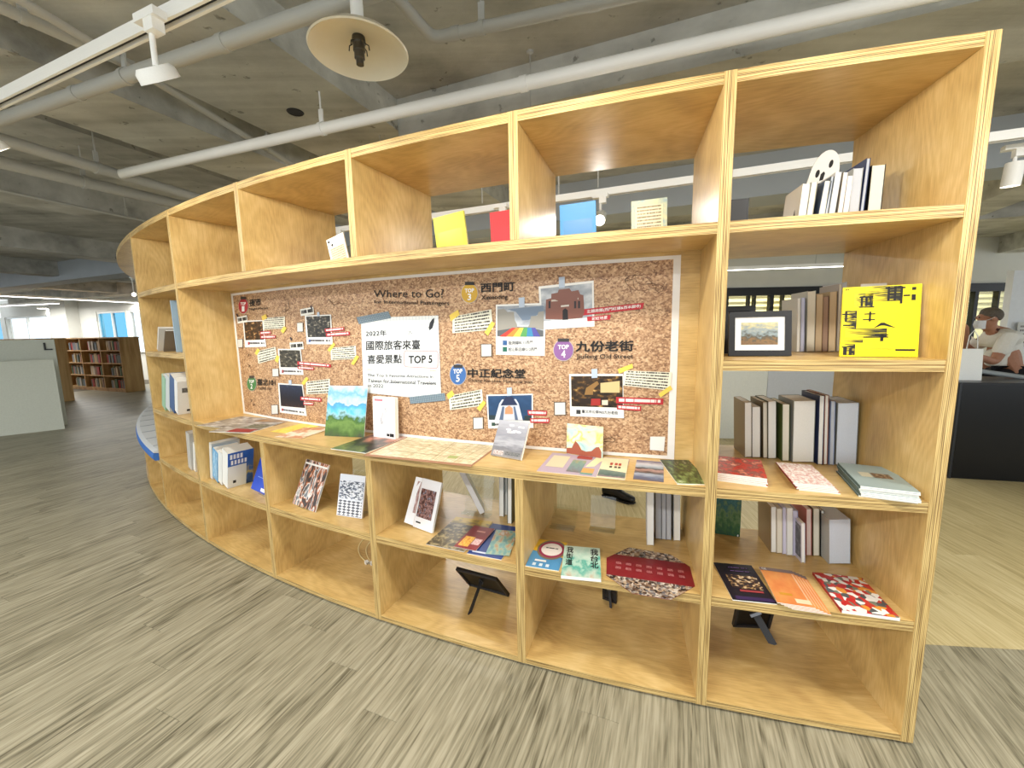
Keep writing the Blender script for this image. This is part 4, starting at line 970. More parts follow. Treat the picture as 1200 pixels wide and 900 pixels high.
flat_book('magazine', 'dark green photo magazine lying under the propped books on the desk', 'magazine', [(391,525),(427.5,531.5),(475,512),(437,508)], zE, 0.004, art([(0, (60, 84, 44)), (0.3, (120, 128, 66)), (0.45, (40, 40, 36)), (0.62, (90, 80, 70)), (0.78, (190, 130, 110)), (1, (224, 214, 200))], noise=0.35, kv=0.6, ku=0.2, scale=3, seed=4), page=PAPER)
ISL = art([(0.0, (232, 232, 228)), (0.06, (70, 76, 56)), (0.2, (74, 104, 44)), (0.34, (110, 142, 70)), (0.44, (66, 104, 44)), (0.5, (150, 196, 214)), (0.56, (96, 190, 210)), (0.66, (84, 152, 200)), (0.7, (196, 222, 236)), (0.85, (120, 180, 226)), (1, (222, 238, 246))], noise=0.22, kv=0.85, scale=5, seed=6, off=0.02)
seaR, seaS = lean_book('book', 'book with a green coast and blue sea cover propped on the desk', 'book', (380.5,511), (426.5,513), (410,452.5), zE, 14, 0.004, ISL)
r_, S = lean_book('book', 'white book with a pale line drawing propped against the cork poster', 'book', (449.4,508.5), (474.4,511.5), (462.5,463.5), zE, 3, 0.026, flat((240, 238, 240), 0.5), shift=vp(pol(-115, 1))*0.075)
patch(S, rect(0.08, 0.9, 0.46, 0.95), 0.0004).build('pink_title', flat((222, 130, 140), 0.5), r_)
g = G()
for k in range(3):
    pts = [S(0.5 + (0.15+0.06*k)*math.cos(a*0.3) * (1-0.3*k), 0.55 + 0.2*math.sin(a*0.3 + k), 0.002) for a in range(16)]; g.tube(pts, 0.0007, 4)
g.build('line_drawing', flat((176, 176, 182), 0.6), r_)['kind'] = 'stuff'
patch(S, rect(0.62, 0.06, 0.74, 0.12), 0.0004).build('mark_print', INK, r_); patch(S, rect(0.76, 0.05, 0.94, 0.13), 0.0004).build('mark_print', INK, r_)
mapR, S = flat_book('map_sheet', 'large cream street map with a brown border lying on the desk', 'map', [(430,532),(555,549.5),(582,520),(480,510)], zE, 0.0012, flat((176, 130, 100), 0.6))
MAP = art([(0, (196, 180, 140)), (0.42, (222, 208, 170)), (0.6, (236, 226, 194)), (1, (242, 236, 212))], scale=14, detail=6, seed=3, stretch=(1, 1.5))
patch(S, rect(0.03, 0.06, 0.985, 0.93), 0.0004).build('map_print', MAP, mapR)
random.seed(3); g = G()
for k in range(34):
    if k % 2: x = random.random()*0.9+0.05; a, b = (x, 0.08), (x + random.uniform(-.1, .1), 0.9)
    else: y = random.random()*0.8+0.08; a, b = (0.04, y), (0.97, y + random.uniform(-.1, .1))
    b = (min(0.97, max(0.04, b[0])), min(0.92, max(0.07, b[1]))); w_ = 0.002
    if k % 2: g.poly([S(a[0]-w_, a[1], 0.0008), S(a[0]+w_, a[1], 0.0008), S(b[0]+w_, b[1], 0.0008), S(b[0]-w_, b[1], 0.0008)])
    else: g.poly([S(a[0], a[1]-w_, 0.0008), S(b[0], b[1]-w_, 0.0008), S(b[0], b[1]+w_, 0.0008), S(a[0], a[1]+w_, 0.0008)])
g.build('street_lines', flat((190, 172, 132), 0.6), mapR)['kind'] = 'stuff'
patch(S, rect(0.72, 0.2, 0.8, 0.3), 0.001).build('park_print', flat((176, 186, 120), 0.6), mapR)
GREYB = art([(0, (96, 88, 84)), (0.12, (150, 146, 146)), (0.3, (120, 120, 126)), (0.45, (176, 176, 182)), (0.6, (142, 142, 150)), (1, (178, 178, 186))], noise=0.18, kv=0.9, scale=3, stretch=(1, 4), seed=2)
r_, S = lean_book('book', 'grey photo book of misty hills propped on the desk beside the map', 'book', (575,535), (610,541), (613.5,497), zE, 30, 0.014, GREYB)
g = G(); random.seed(4)
for k in range(9):
    x, y = 0.35+random.random()*0.5, 0.66+random.random()*0.24; g.poly([S(x+dx*0.09*math.cos(a), y+0.03*math.sin(a), 0.0004) for a in [i*math.pi/4 for i in range(8)] for dx in (1,)])
g.build('white_brush_title', flat((240, 240, 242), 0.5), r_)['kind'] = 'stuff'
patch(S, rect(0.06, 0.04, 0.4, 0.16), 0.0004).build('photo_print', art([(0, (120, 60, 50)), (0.5, (190, 176, 170)), (1, (230, 230, 230))], scale=6), r_); patch(S, rect(0.45, 0.06, 0.95, 0.16), 0.0004).build('photo_print', art([(0, (40, 40, 40)), (1, (150, 150, 150))], scale=9), r_)
r_, S = lean_book('postcard', 'watercolour card with a red rock arch propped against the poster', 'card', (664,532), (706,538), (687,498.5), zE, 3, 0.003, art([(0, (140, 190, 196)), (0.4, (196, 224, 214)), (0.58, (230, 236, 190)), (0.7, (222, 216, 110)), (1, (200, 220, 226))], scale=2.6, seed=8, dist=0.8))
RK = art([(0, (140, 70, 50)), (0.5, (172, 96, 72)), (1, (206, 140, 110))], scale=6, seed=2)
g = G(); g.poly([S(x, y, 0.0006) for x, y in [(0.0,0.02),(0.97,0.02),(0.97,0.22),(0.9,0.36),(0.82,0.34),(0.7,0.2),(0.55,0.16),(0.42,0.2),(0.34,0.36),(0.25,0.46),(0.2,0.36),(0.15,0.22),(0.0,0.2)]]); g.build('rock_print', RK, r_)
r_, S = flat_book('leaflet', 'long lilac folding leaflet with picture panels on the desk', 'leaflet', [(629.5,551.5),(731,562.5),(738.5,538),(647,530.5)], zE, 0.0016, flat((184, 166, 182), 0.5))
patch(S, rect(0.05, 0.25, 0.27, 0.85), 0.0004).build('cream_panel', flat((214, 202, 170), 0.5), r_); patch(S, rect(0.33, 0.1, 0.5, 0.7), 0.0004).build('photo_panel', art([(0, (120, 80, 84)), (0.4, (112, 128, 134)), (0.7, (120, 150, 140)), (1, (170, 160, 110))], kv=0.7, noise=0.4, scale=4), r_)
patch(S, rect(0.36, 0.78, 0.55, 0.98), 0.0004).build('red_panel', flat((170, 74, 66), 0.5), r_); patch(S, [(0.6,0.98),(0.72,0.98),(0.62,0.45),(0.52,0.4)], 0.0004).build('cream_panel', flat((238, 226, 180), 0.5), r_); patch(S, rect(0.5, 0.1, 0.64, 0.34), 0.0004).build('ochre_panel', flat((206, 158, 90), 0.5), r_); patch(S, rect(0.5, 0.05, 0.64, 0.12), 0.0006).build('teal_panel', flat((110, 150, 140), 0.5), r_)
r_, S = flat_book('card', 'cream card with red lettering lying on the right end of the lilac leaflet', 'card', [(699.5,559),(731.5,562),(738,538.5),(706.5,536)], zE+0.0018, 0.0012, flat((236, 224, 186), 0.5))
patch(S, [(0.02,0.38),(0.98,0.3),(0.98,0.04),(0.02,0.04)], 0.0004).build('hill_print', art([(0, (190, 150, 160)), (0.4, (70, 96, 96)), (1, (120, 140, 130))], kv=0.8, noise=0.3), r_)
for x in (0.34, 0.52, 0.66): patch(S, rect(x, 0.62, x+0.1, 0.74), 0.0004).build('title_mark', flat((184, 76, 60), 0.5), r_); patch(S, rect(x, 0.48, x+0.1, 0.57), 0.0004).build('title_mark', flat((90, 84, 70), 0.5), r_)
flat_book('postcard', 'sunset lake postcard lying on the desk near its right end', 'card', [(741.5,561.3),(776.5,564.8),(778.7,541.5),(746.5,539)], zE, 0.001, art([(0, (96, 84, 88)), (0.18, (84, 96, 124)), (0.34, (166, 176, 192)), (0.42, (62, 54, 52)), (0.56, (190, 150, 140)), (0.62, (50, 48, 50)), (0.72, (170, 186, 200)), (0.85, (206, 206, 212)), (1, (120, 112, 136))], noise=0.12, kv=1.0, scale=3, stretch=(1, 5)))
flat_book('booklet', 'green forest booklet lying at the right end of the desk', 'booklet', [(788,566.3),(825,566.8),(812.5,538),(779.5,540)], zE, 0.004, art([(0, (198, 208, 176)), (0.25, (120, 142, 82)), (0.5, (70, 84, 46)), (0.68, (44, 52, 34)), (0.85, (120, 120, 96)), (1, (214, 214, 190))], noise=0.75, kv=0.25, scale=6, seed=4))
# ------------------------------------------------------------------ right hand column
# cubby E (standing row at the back)
SHADE = 'standing row behind the magazine piles'
rows = [((872.7,536.5),(881,536.5),(872.7,472),(150, 132, 104),PAPER,'tan covered paperback with white page edges'),
  ((881.3,536.5),(891.3,537),(881.3,477),(60, 52, 50),PAPER,'dark covered paperback'), ((894.3,537),(899.5,537.3),(894,471.5),(120, 104, 76),PAPER2,'thin cream paged paperback'),
  ((900,537.8),(909.8,538),(900,470.5),(70, 74, 52),PAPER,'book between cream and green ones'), ((916.5,540.5),(925,541),(917,474),(78, 96, 44),PAPER2,'book with bright green covers'),
  ((928.5,542),(953.5,543),(930.4,470),(150, 152, 146),PAPER,'thick white blocky book'), ((958,544.5),(964,545),(960.5,464),(40, 50, 84),PAPER,'tall navy magazine'), ((965,545),(969.5,545),(967,463.5),(150, 92, 70),PAPER,'tall thin brown backed magazine'),
  ((972,545),(977,545.5),(974,470),(150, 166, 200),PAPER3,'pale blue thin book'), ((979,545),(1003.5,546),(982,472.5),(140, 142, 138),flat((216, 226, 240), 0.6),'thick pale blue white block')]
for k, (a, b, t, cv, pg, d) in enumerate(rows): row_book('%s, %s from left behind the magazine piles' % (d, ORD[k]), a, b, t, zE, cv, 0.155, pg, group='books standing behind the magazine piles', deep=-vp(pol(-103.3, 1)))
def flat_at(name, label, cat, c, U, V, z, th, mat, group=None, page=None, spine=None, cov=0.0006):
    c = Vector((c.x, c.y, z)); root = thing(name, label, cat, c, group); o = c - U/2 - V/2
    g = G(); g.box(o + ZA*0.0005, U*0.996, V*0.994, ZA*(th-cov-0.0007)); g.build('pages', page or PAPER, root)
    g = G(); g.box(o + ZA*(th-cov), U, V, ZA*cov); g.build('cover', mat, root)
    g = G(); g.box(o + ZA*0.0001, U, V, ZA*0.0004); g.build('back_cover', PAPER, root)
    if spine: g = G(); g.box(o - U.normalized()*0.0006, U.normalized()*0.0006, V, ZA*th); g.build('spine', spine, root)
    return root, Sheet(o + ZA*(th+0.0004), U, V)
def pile(what, label_top, group, corners, n, th, mats, zb=zE, spine=None, fan=(0, 0), jit=0.004):
    c, U, V = rectfit([atz(u, v, zb+n*(th+0.0002)) for u, v in corners]); out = None
    for k in range(n):
        random.seed(k*7+n); kk = n-1-k; j = 0 if kk == 0 else jit
        cc = c + U.normalized()*(random.uniform(-j, j) + fan[0]*kk) + V.normalized()*(random.uniform(-j, j) + fan[1]*kk)
        lab = label_top if kk == 0 else '%s, %s from the top' % (what, ORD[kk])
        out = flat_at('magazine', lab, 'magazine', cc, U, V, zb + k*(th+0.0002), th, mats[0] if kk == 0 else mats[1], group, spine=spine)
    return out
REDM = art([(0, (150, 30, 24)), (0.4, (200, 62, 40)), (0.58, (120, 70, 62)), (0.75, (226, 130, 100)), (1, (236, 220, 210))], scale=5, seed=3)
pile('white-edged magazine under the red cover pile', 'red photo magazine on top of the pile nearest the middle upright', 'red magazine pile', [(838,553),(903,561.5),(889,540),(832,532)], 6, 0.0052, (REDM, flat((190, 70, 50), 0.4)))
MAZE = art([(0, (200, 130, 120)), (0.45, (222, 190, 180)), (0.6, (240, 230, 222)), (1, (244, 238, 232))], scale=12, detail=5, seed=6)
pile('red-spined magazine in the fanned middle pile', 'pale patterned magazine on top of the fanned middle pile', 'fanned red-spined magazines', [(936,566),(987,571),(944.5,546),(903,539.5)], 6, 0.0038, (MAZE, flat((200, 150, 140), 0.4)), spine=flat((150, 40, 46), 0.5), fan=(0.003, -0.001))
TEAL = flat((150, 166, 164), 0.45)
top_t, S = pile('grey-green magazine in the right pile', 'grey-green magazine with a small brown picture on top of the right pile', 'grey-green magazine pile', [(1013,569.4),(1090,578.5),(1034,548.5),(977,540)], 8, 0.0046, (TEAL, TEAL), spine=flat((74, 98, 96), 0.5), jit=0.003)
patch(S, rect(0.45, 0.42, 0.8, 0.62), 0.0).build('brown_picture', art([(0, (60, 40, 30)), (0.5, (110, 84, 62)), (1, (210, 196, 170))], scale=5), top_t); patch(S, rect(0.22, 0.42, 0.43, 0.62), 0.0).build('cream_picture', flat((200, 196, 172), 0.5), top_t)
# cubby F
zF = Z['F']
rows = [((903.5,648),(910,648.5),(150, 128, 96),PAPER,'tan covered book with white edges'), ((910.3,649),(917,649.5),(190, 180, 160),PAPER2,'cream edged book'), ((917.3,650),(922,650.5),(180, 176, 196),flat((212, 208, 226), 0.6),'lavender edged book'), ((922.3,651.5),(929,652),(220, 220, 216),PAPER,'bright white edged book'),
  ((929.3,652),(935,652.5),(190, 188, 214),flat((206, 204, 226), 0.6),'second lavender edged book'), ((939,660),(943.5,660.5),(200, 198, 212),PAPER,'protruding thin book with a dark photo'), ((945,651.5),(951,652),(206, 120, 110),flat((232, 214, 206), 0.6),'pinkish edged book'), ((953,652),(960.5,652.5),(120, 110, 84),PAPER2,'cream edged book near the right of the row'),
  ((962,652.5),(966,653),(60, 60, 58),PAPER,'thin dark covered book beside the white block'), ((971.5,661.5),(996.5,663),(186, 186, 180),flat((214, 224, 238), 0.6),'thick pale blue white block')]
for k, (a, b, cv, pg, d) in enumerate(rows):
    row_book('%s, %s from left above the orange magazines' % (d, ORD[k]), a, b, (a[0], a[1]-90), zF, cv, 0.155, pg, group='books standing above the orange magazines', deep=-vp(pol(-103.1, 1)), h=(0.205, 0.2, 0.208, 0.21, 0.2, 0.17, 0.205, 0.208, 0.2, 0.19)[k],
        art_left=art([(0, (50, 52, 56)), (0.6, (92, 94, 98)), (1, (150, 150, 154))], scale=6) if k == 5 else None)
A, B = atz(836, 626, zF), atz(867, 629, zF)
lean_book('book', 'teal and green landscape book standing against the middle upright at the back', 'book', (834,624.5), (867,629.5), (853,583), zF, 2, 0.006, art([(0, (230, 232, 230)), (0.14, (228, 230, 228)), (0.15, (40, 82, 66)), (0.4, (64, 104, 60)), (0.55, (98, 126, 80)), (0.75, (44, 92, 90)), (1, (70, 120, 120))], noise=0.5, kv=0.6, scale=7, off=0.0), h=0.2)
r_, S = flat_book('magazine', 'dark purple magazine with a golden picture in the lower right column', 'magazine', [(857.3,702),(911.5,708),(880,662),(837,659.5)], zF, 0.004, flat((30, 24, 36), 0.35))
patch(S, rect(0.16, 0.3, 0.9, 0.66), 0.0004).build('golden_picture', art([(0, (34, 26, 34)), (0.5, (60, 44, 44)), (0.62, (176, 136, 80)), (0.8, (230, 216, 190))], scale=6, seed=4), r_)
for j in range(2): patch(S, rect(0.3, 0.76+j*0.1, 0.85, 0.8+j*0.1), 0.0004).build('title_line', lines_mat(paper=(30, 24, 36), ink=(110, 84, 140), rows=1, seed=j), r_)
patch(S, rect(0.1, 0.02, 0.98, 0.1), 0.0004).build('purple_band', flat((58, 40, 84), 0.4), r_); patch(S, rect(0.3, 0.22, 0.85, 0.27), 0.0004).build('title_line', flat((160, 60, 64), 0.4), r_)
ORG = art([(0, (206, 110, 54)), (0.5, (226, 138, 76)), (1, (236, 170, 96))], scale=2, kv=0.2, seed=2)
co, Uo, Vo = rectfit([atz(u, v, zF+5*0.0032) for u, v in [(913.5,705.5),(958,713),(927,669.5),(886.5,663)]])
for k in range(5):
    kk = 4-k; r_, S = flat_at('magazine', 'orange magazine on top of the fanned orange pile' if k == 4 else 'orange magazine in the fanned orange pile, %s from the top' % ORD[kk], 'magazine', co + Uo.normalized()*0.011*kk - Vo.normalized()*0.001*kk, Uo, Vo, zF + k*0.0032, 0.003, ORG, 'fanned orange magazines')
    patch(S, rect(0.0, 0.9, 1, 1.0), 0.0004).build('grey_band', flat((130, 112, 108), 0.5), r_)
    patch(S, rect(0.9, 0.05, 0.94, 0.88), 0.0004).build('white_rule', flat((240, 196, 160), 0.5), r_)
lettering(S, rect(0.06, 0.915, 0.2, 0.985), 0.0008, 'GE', PW, r_)
patch(S, rect(0.55, 0.05, 0.95, 0.16), 0.0006).build('cream_shape', flat((240, 216, 180), 0.5), r_); patch(S, rect(0.2, 0.22, 0.55, 0.28), 0.0006).build('title_line', flat((210, 150, 50), 0.5), r_)
RW = art([(0, (190, 40, 40)), (0.2, (196, 50, 44)), (0.3, (240, 236, 230)), (0.5, (120, 128, 110)), (0.58, (226, 150, 60)), (0.7, (84, 88, 90)), (0.8, (238, 236, 232)), (0.92, (190, 60, 50))], kind='voronoi', scale=9, stretch=(1, 1.3), const=True)
r_, S = flat_book('book', 'red and white picture book lying at the right of the lower column', 'book', [(986,716),(1048,722),(1014,676.6),(955,671.5)], zF, 0.011, RW, spine=flat((170, 34, 40), 0.4))
# cubby B-D: frames, books, yellow book
zD = Z['D']
FRM = flat((36, 36, 38), 0.4)
def photo_frame(label, BL, BR, TM, z, lean, th, mt, shift=None, back=False, matte=True):
    A, U, V, N = lean_sheet(BL, BR, TM, z, lean)
    if shift: A = A + Vector(shift)
    A = A + ZA*(th*abs(N.z)+0.0005); root = thing('photo_frame', label, 'picture frame', A + U/2); b = 0.02; Un, Vn = U.normalized(), V.normalized()
    g = G()
    for o, a, c in ((A, U, Vn*b), (A + V - Vn*b, U, Vn*b), (A + Vn*b, Un*b, V - Vn*2*b), (A + U - Un*b + Vn*b, Un*b, V - Vn*2*b)): g.box(o - N*th, a, c, N*th)
    g.build('frame_moulding', FRM, root)
    i = A + (Un+Vn)*b - N*0.006; iu, iv = U - Un*2*b, V - Vn*2*b
    g = G(); g.box(i - N*0.004, iu, iv, N*0.004); g.build('mount', flat((240, 240, 238), 0.6) if matte else mt, root)
    if matte:
        S = Sheet(i, iu, iv); patch(S, rect(0.13, 0.17, 0.87, 0.84), 0.0005).build('photograph', mt, root)
    h0 = A + U*0.45 - N*th + V*0.75; nh = Vector((N.x, N.y, 0)).normalized(); e0 = Vector((h0.x, h0.y, z + 0.004)) - nh*0.035
    g = G(); g.box(h0, Un*0.03, e0 - h0, -N*0.003); g.build('easel_leg', FRM, root)
    return root
PH = art([(0, (96, 84, 66)), (0.3, (140, 110, 76)), (0.45, (92, 88, 76)), (0.6, (140, 154, 158)), (0.75, (160, 168, 166)), (0.85, (196, 190, 150)), (1, (206, 204, 172))], noise=0.4, kv=0.75, scale=7, seed=4)
photo_frame('black framed photo with a white mount beside the middle upright', (854,417.8), (927.5,417.8), (894,365.5), zD, 9, 0.014, PH)
photo_frame('second black frame half hidden behind the white mounted photo', (846,414.8), (884,414.8), (868,359), zD, 6, 0.012, flat((40, 40, 42), 0.6), matte=False)
rows = [((933.5,412.6),(937.5,412.6),(934.5,349.5),(200, 198, 190),PAPER,'white paged book'), ((938,412.6),(942.5,412.6),(939,349),(176, 180, 206),flat((206, 210, 232), 0.6),'lavender edged book'), ((945,412.7),(954.5,412.7),(946.5,341.5),(190, 188, 176),PAPER2,'thick pale book'),
  ((955,412.7),(963,412.7),(957,345),(170, 144, 108),flat((206, 184, 150), 0.7),'tan edged book'), ((963.5,412.7),(970,412.7),(965,347.5),(120, 92, 78),flat((170, 142, 122), 0.7),'brown edged book'), ((970.5,412.7),(979,412.7),(972.5,342),(182, 158, 118),flat((214, 192, 156), 0.7),'second tan edged book'), ((980,412.7),(984,412.7),(983,333),(170, 160, 150),PAPER2,'tall thin book'), ((984.5,412.7),(990,412.7),(987,331),(200, 200, 204),PAPER3,'tall grey edged book')]
for k, (a, b, t, cv, pg, d) in enumerate(rows): row_book('%s, %s from left beside the yellow book' % (d, ORD[k]), a, b, t, zD, cv, 0.15, pg, r=9.31, group='books standing beside the yellow book', deep=-vp(pol(-102.8, 1)))
YEL = flat((246, 228, 22), 0.4)
r_, S = lean_book('book', 'bright yellow book with smeared black lettering propped in the right column', 'book', (984,418.3), (1075.5,419.3), (1024,336), zD, 7, 0.012, YEL)
def smear_mat():
    m, N, L, b = newmat('smeared_print'); uv = N.new('ShaderNodeUVMap'); mp = N.new('ShaderNodeMapping'); mp.inputs['Scale'].default_value = (1.6, 14, 1); L.new(uv.outputs[0], mp.inputs[0])
    t = N.new('ShaderNodeTexNoise'); t.inputs['Scale'].default_value = 1.0; t.inputs['Detail'].default_value = 2; L.new(mp.outputs[0], t.inputs[0])
    sep = N.new('ShaderNodeSeparateXYZ'); L.new(uv.outputs[0], sep.inputs[0])
    f = math_node(N, L, 'ADD', t.outputs[0], math_node(N, L, 'MULTIPLY', sep.outputs[0], 0.32)); r = ramp(N, [(0.5, (246, 228, 22)), (0.74, (24, 22, 10))]); L.new(f, r.inputs[0]); L.new(r.outputs[0], b.inputs['Base Color']); b.inputs['Roughness'].default_value = 0.4; return m
SM = smear_mat()
for q in (rect(0.15, 0.7, 0.4, 0.9), rect(0.3, 0.78, 0.75, 0.99), rect(0.0, 0.4, 0.2, 0.66), rect(0.05, 0.27, 0.6, 0.4), rect(0.02, 0.02, 0.2, 0.18), rect(0.0, 0.2, 0.3, 0.24)): patch(S, q, 0.0004).build('smeared_print', SM, r_)
def bars(S, root, lst, h=0.0007):
    for k, (x0, y0, x1, y1) in enumerate(lst): patch(S, rect(x0, y0, x1, y1), h).build('letter_stroke', INK, root)
bars(S, r_, [(0.58,0.78,0.61,0.98),(0.66,0.78,0.69,0.98),(0.55,0.95,0.8,0.97),(0.6,0.87,0.75,0.89),(0.74,0.74,0.77,0.98),(0.78,0.84,0.86,0.86),(0.88,0.92,0.93,0.96),(0.88,0.78,0.93,0.86),(0.24,0.72,0.27,0.86),(0.3,0.72,0.33,0.84),(0.36,0.76,0.38,0.84),(0.22,0.84,0.4,0.86),(0.22,0.7,0.42,0.715),
    (0.0,0.6,0.14,0.62),(0.04,0.5,0.07,0.66),(0.02,0.44,0.12,0.46),(0.3,0.6,0.44,0.615),(0.36,0.5,0.385,0.64),(0.28,0.52,0.44,0.535),(0.3,0.27,0.62,0.285),(0.45,0.3,0.62,0.315),(0.52,0.22,0.56,0.32),(0.04,0.02,0.09,0.14),(0.12,0.02,0.16,0.12),(0.02,0.13,0.2,0.145),(0.03,0.955,0.05,0.97),(0.06,0.955,0.08,0.97),(0.72,0.085,0.96,0.105)])
g = G(); g.poly([S(x, y, 0.0007) for x, y in [(0.42,0.4),(0.52,0.48),(0.56,0.48),(0.72,0.4),(0.56,0.44),(0.52,0.44)]]); g.build('letter_stroke', INK, r_)
patch(S, rect(0.28, 0.108, 0.98, 0.114), 0.0005).build('ruled_line', flat((150, 140, 30), 0.5), r_)
lean_book('index_card', 'white card sticking up behind the yellow book', 'card', (1011,416.5), (1042,416.5), (1027,331.5), zD, 5, 0.0012, PW, shift=-vp(pol(-102.5, 1))*0.03)
# cubby A-B: leaning books, seal-face board, black box
zB = Z['B']; RA = 9.52
GB = 'books leaning in the top right cubby'
rows = [((934.6,251.6),(943.3,251),(941,216),(222, 220, 210),PAPER,'white book with an ink drawing'), ((944,250.5),(951.5,250),(951,214),(150, 148, 132),PAPER2,'grey-beige book'), ((957.3,249.8),(965.5,249.5),(966.7,212.5),(70, 84, 104),PAPER2,'blue-grey covered book with cream pages'), ((965.8,249.2),(969.5,249),(974,207),(56, 66, 72),PAPER3,'thin dark covered book'),
  ((970,249.2),(977,249),(979.5,202),(206, 206, 204),PAPER,'tall white book'), ((980.5,248.3),(986.5,248),(988.5,202),(160, 150, 136),PAPER,'tall white book with a tan strip'), ((987,248),(993.5,247.6),(994,206),(206, 204, 206),PAPER,'pinkish white book'), ((994.7,247.4),(1006,247),(1000.5,197.5),(176, 178, 176),PAPER3,'pale grey speckled book'), ((1007.5,246.7),(1012,246.5),(1016,185.5),(40, 52, 92),PAPER3,'tallest dark blue book'), ((1016.5,246),(1032.6,245.5),(1022,194),(18, 16, 16),PAPER2,'black covered book with cream pages')]
for k, (a, b, t, cv, pg, d) in enumerate(rows):
    out = row_book('%s, %s from left in the top right cubby' % (d, ORD[k]), a, b, t, zB, cv, 0.14, pg, r=RA, group=GB, deep=-vp(pol(-102.6, 1)))
    if k == 0:
        _, A, Uv, V, D = out; S = Sheet(A + D - Uv.normalized()*0.0006, -D, V); g = G(); g.poly([S(x, y, 0.0004) for x, y in [(0.55,0.02),(0.95,0.02),(0.92,0.2),(0.8,0.32),(0.74,0.5),(0.68,0.3),(0.6,0.2)]]); g.build('ink_drawing', INK, out[0])
U = Vector((1, -0.16, 0)).normalized(); tilt = (ZA*0.97 + U*0.24).normalized(); n = Vector((U.y, -U.x, 0)).normalized(); Ub = (U - tilt*U.dot(tilt)).normalized()*0.094
hgt = 0.29; A = Vector((1.065, 1.60, zB + 0.024))
sealR = thing('face_board', 'white round-topped card with a black eyed animal face behind the top books', 'card', A + Ub/2)
out_ = [(0.0,0.0),(1.0,0.0),(1.0,0.62)] + [(0.5+0.5*math.cos(a), 0.70+0.30*math.sin(a)) for a in [i*math.pi/14 for i in range(15)]] + [(0.0,0.62)]
def board(pts, h0, h1, mt, nm):
    g = G(); P = lambda x, y, h: A + Ub*x + tilt*hgt*y + n*h
    g.poly([P(x, y, h1) for x, y in pts]); g.poly([P(x, y, h0) for x, y in pts][::-1])
    for (a, b) in zip(pts, pts[1:]+pts[:1]): g.poly([P(*a, h0), P(*b, h0), P(*b, h1), P(*a, h1)])
    return g.build(nm, mt, sealR)
board(out_, 0, 0.003, flat((232, 230, 222), 0.5), 'face_card'); board([(0,0),(1,0),(1,0.2),(0.55,0.52),(0,0.38)], 0.0031, 0.0036, flat((52, 66, 104), 0.5), 'navy_print')
for ex, ey in ((0.26, 0.7), (0.62, 0.84)): board([(ex+0.07*math.cos(a), ey+0.05*math.sin(a)) for a in [i*math.pi/5 for i in range(10)]], 0.0032, 0.004, INK, 'eye')
board([(0.4,0.62),(0.52,0.64),(0.52,0.72),(0.45,0.74),(0.38,0.7)], 0.0032, 0.004, INK, 'nose'); board([(0.3,0.54),(0.62,0.56),(0.6,0.6),(0.46,0.6),(0.34,0.58)], 0.0032, 0.004, INK, 'mouth')
A, B = oncyl(848, 257, 9.4), oncyl(876.7, 255, 9.4); A.z = B.z = zB; zt = oncyl(866, 233, 9.4).z
bx = thing('small_speaker', 'small black box on the top shelf beside the middle upright', 'speaker', (A+B)/2); U = B-A; n = Vector((U.y, -U.x, 0)).normalized()
g = G(); g.box(A, U, -n*0.08, ZA*(zt-zB)); g.build('case', BLACK, bx, bevel=0.004); g = G(); g.box(A + U*0.08 + ZA*0.006, U*0.84, n*0.002, ZA*(zt-zB-0.012)); g.build('grille', DARK, bx)
# ------------------------------------------------------------------ top cubbies: folders and cards
def standee(name, label, cat, pts, r, z, mt, th=0.012, pocket=None, lean=4):
    TL, TR, BR, BL = pts; A, B = oncyl(*BL, r), oncyl(*BR, r); A.z = B.z = z; U = B-A; n = Vector((U.y, -U.x, 0)).normalized()
    def hit(p): d = ray(*p); t = (A-EYE_P).dot(n)/d.dot(n); return EYE_P + d*t
    T0, T1 = hit(TL), hit(TR); hh = ((T0.z+T1.z)/2 - z); sh = ((T0-A).dot(U.normalized()) + (T1-B).dot(U.normalized()))/2
    V = ZA*hh + U.normalized()*sh; Vn = V.normalized(); Up = (U - Vn*U.dot(Vn)); A = A + ZA*(max(0, -Up.z) + 0.0006)
    root = thing(name, label, cat, A + Up/2); N = Up.normalized().cross(Vn)
    g = G(); g.box(A - N*th, Up, V, N*th); g.build('board', mt, root)
    if pocket: S = Sheet(A + N*0.0004, Up, V); patch(S, rect(0.1, 0.04, 0.9, 0.62), 0.0004).build('front_pocket', pocket, root)
    return root, Sheet(A + N*0.0004, Up, V)
standee('folder', 'lime green folder standing in the top cubby left of the red one', 'folder', [(508,254.7),(542.7,252.5),(549,287),(513,289.5)], 9.5, zB, flat((206, 202, 52), 0.45), pocket=flat((190, 188, 44), 0.35))
standee('folder', 'red folder standing beside the lime green one', 'folder', [(573,248.5),(603,247),(604,284),(576,286)], 9.5, zB, flat((204, 44, 48), 0.45), pocket=flat((188, 38, 44), 0.35))
standee('folder', 'sky blue folder standing in the widest top cubby', 'folder', [(655,240),(698.7,237),(699,274),(657,278)], 9.5, zB, flat((62, 138, 196), 0.45), pocket=flat((54, 124, 180), 0.35))
r_, S = standee('info_card', 'cream text card with a patterned blue border in the top cubby', 'card', [(739,236.5),(782.7,232),(782,266),(740,270)], 9.5, zB, art([(0, (120, 160, 186)), (0.5, (190, 196, 170)), (1, (226, 214, 160))], scale=5), th=0.004)
patch(S, rect(0.12, 0.0, 0.88, 0.86), 0.0004).build('text_panel', lines_mat(paper=(226, 214, 178), ink=(130, 116, 90), rows=11), r_)
r_, S = standee('info_card', 'white tilted card with two dots in the third top cubby from the left', 'card', [(380.5,283),(405,277.5),(409.7,303),(388.7,305)], 9.62, zB, flat((236, 232, 222), 0.5), th=0.006)
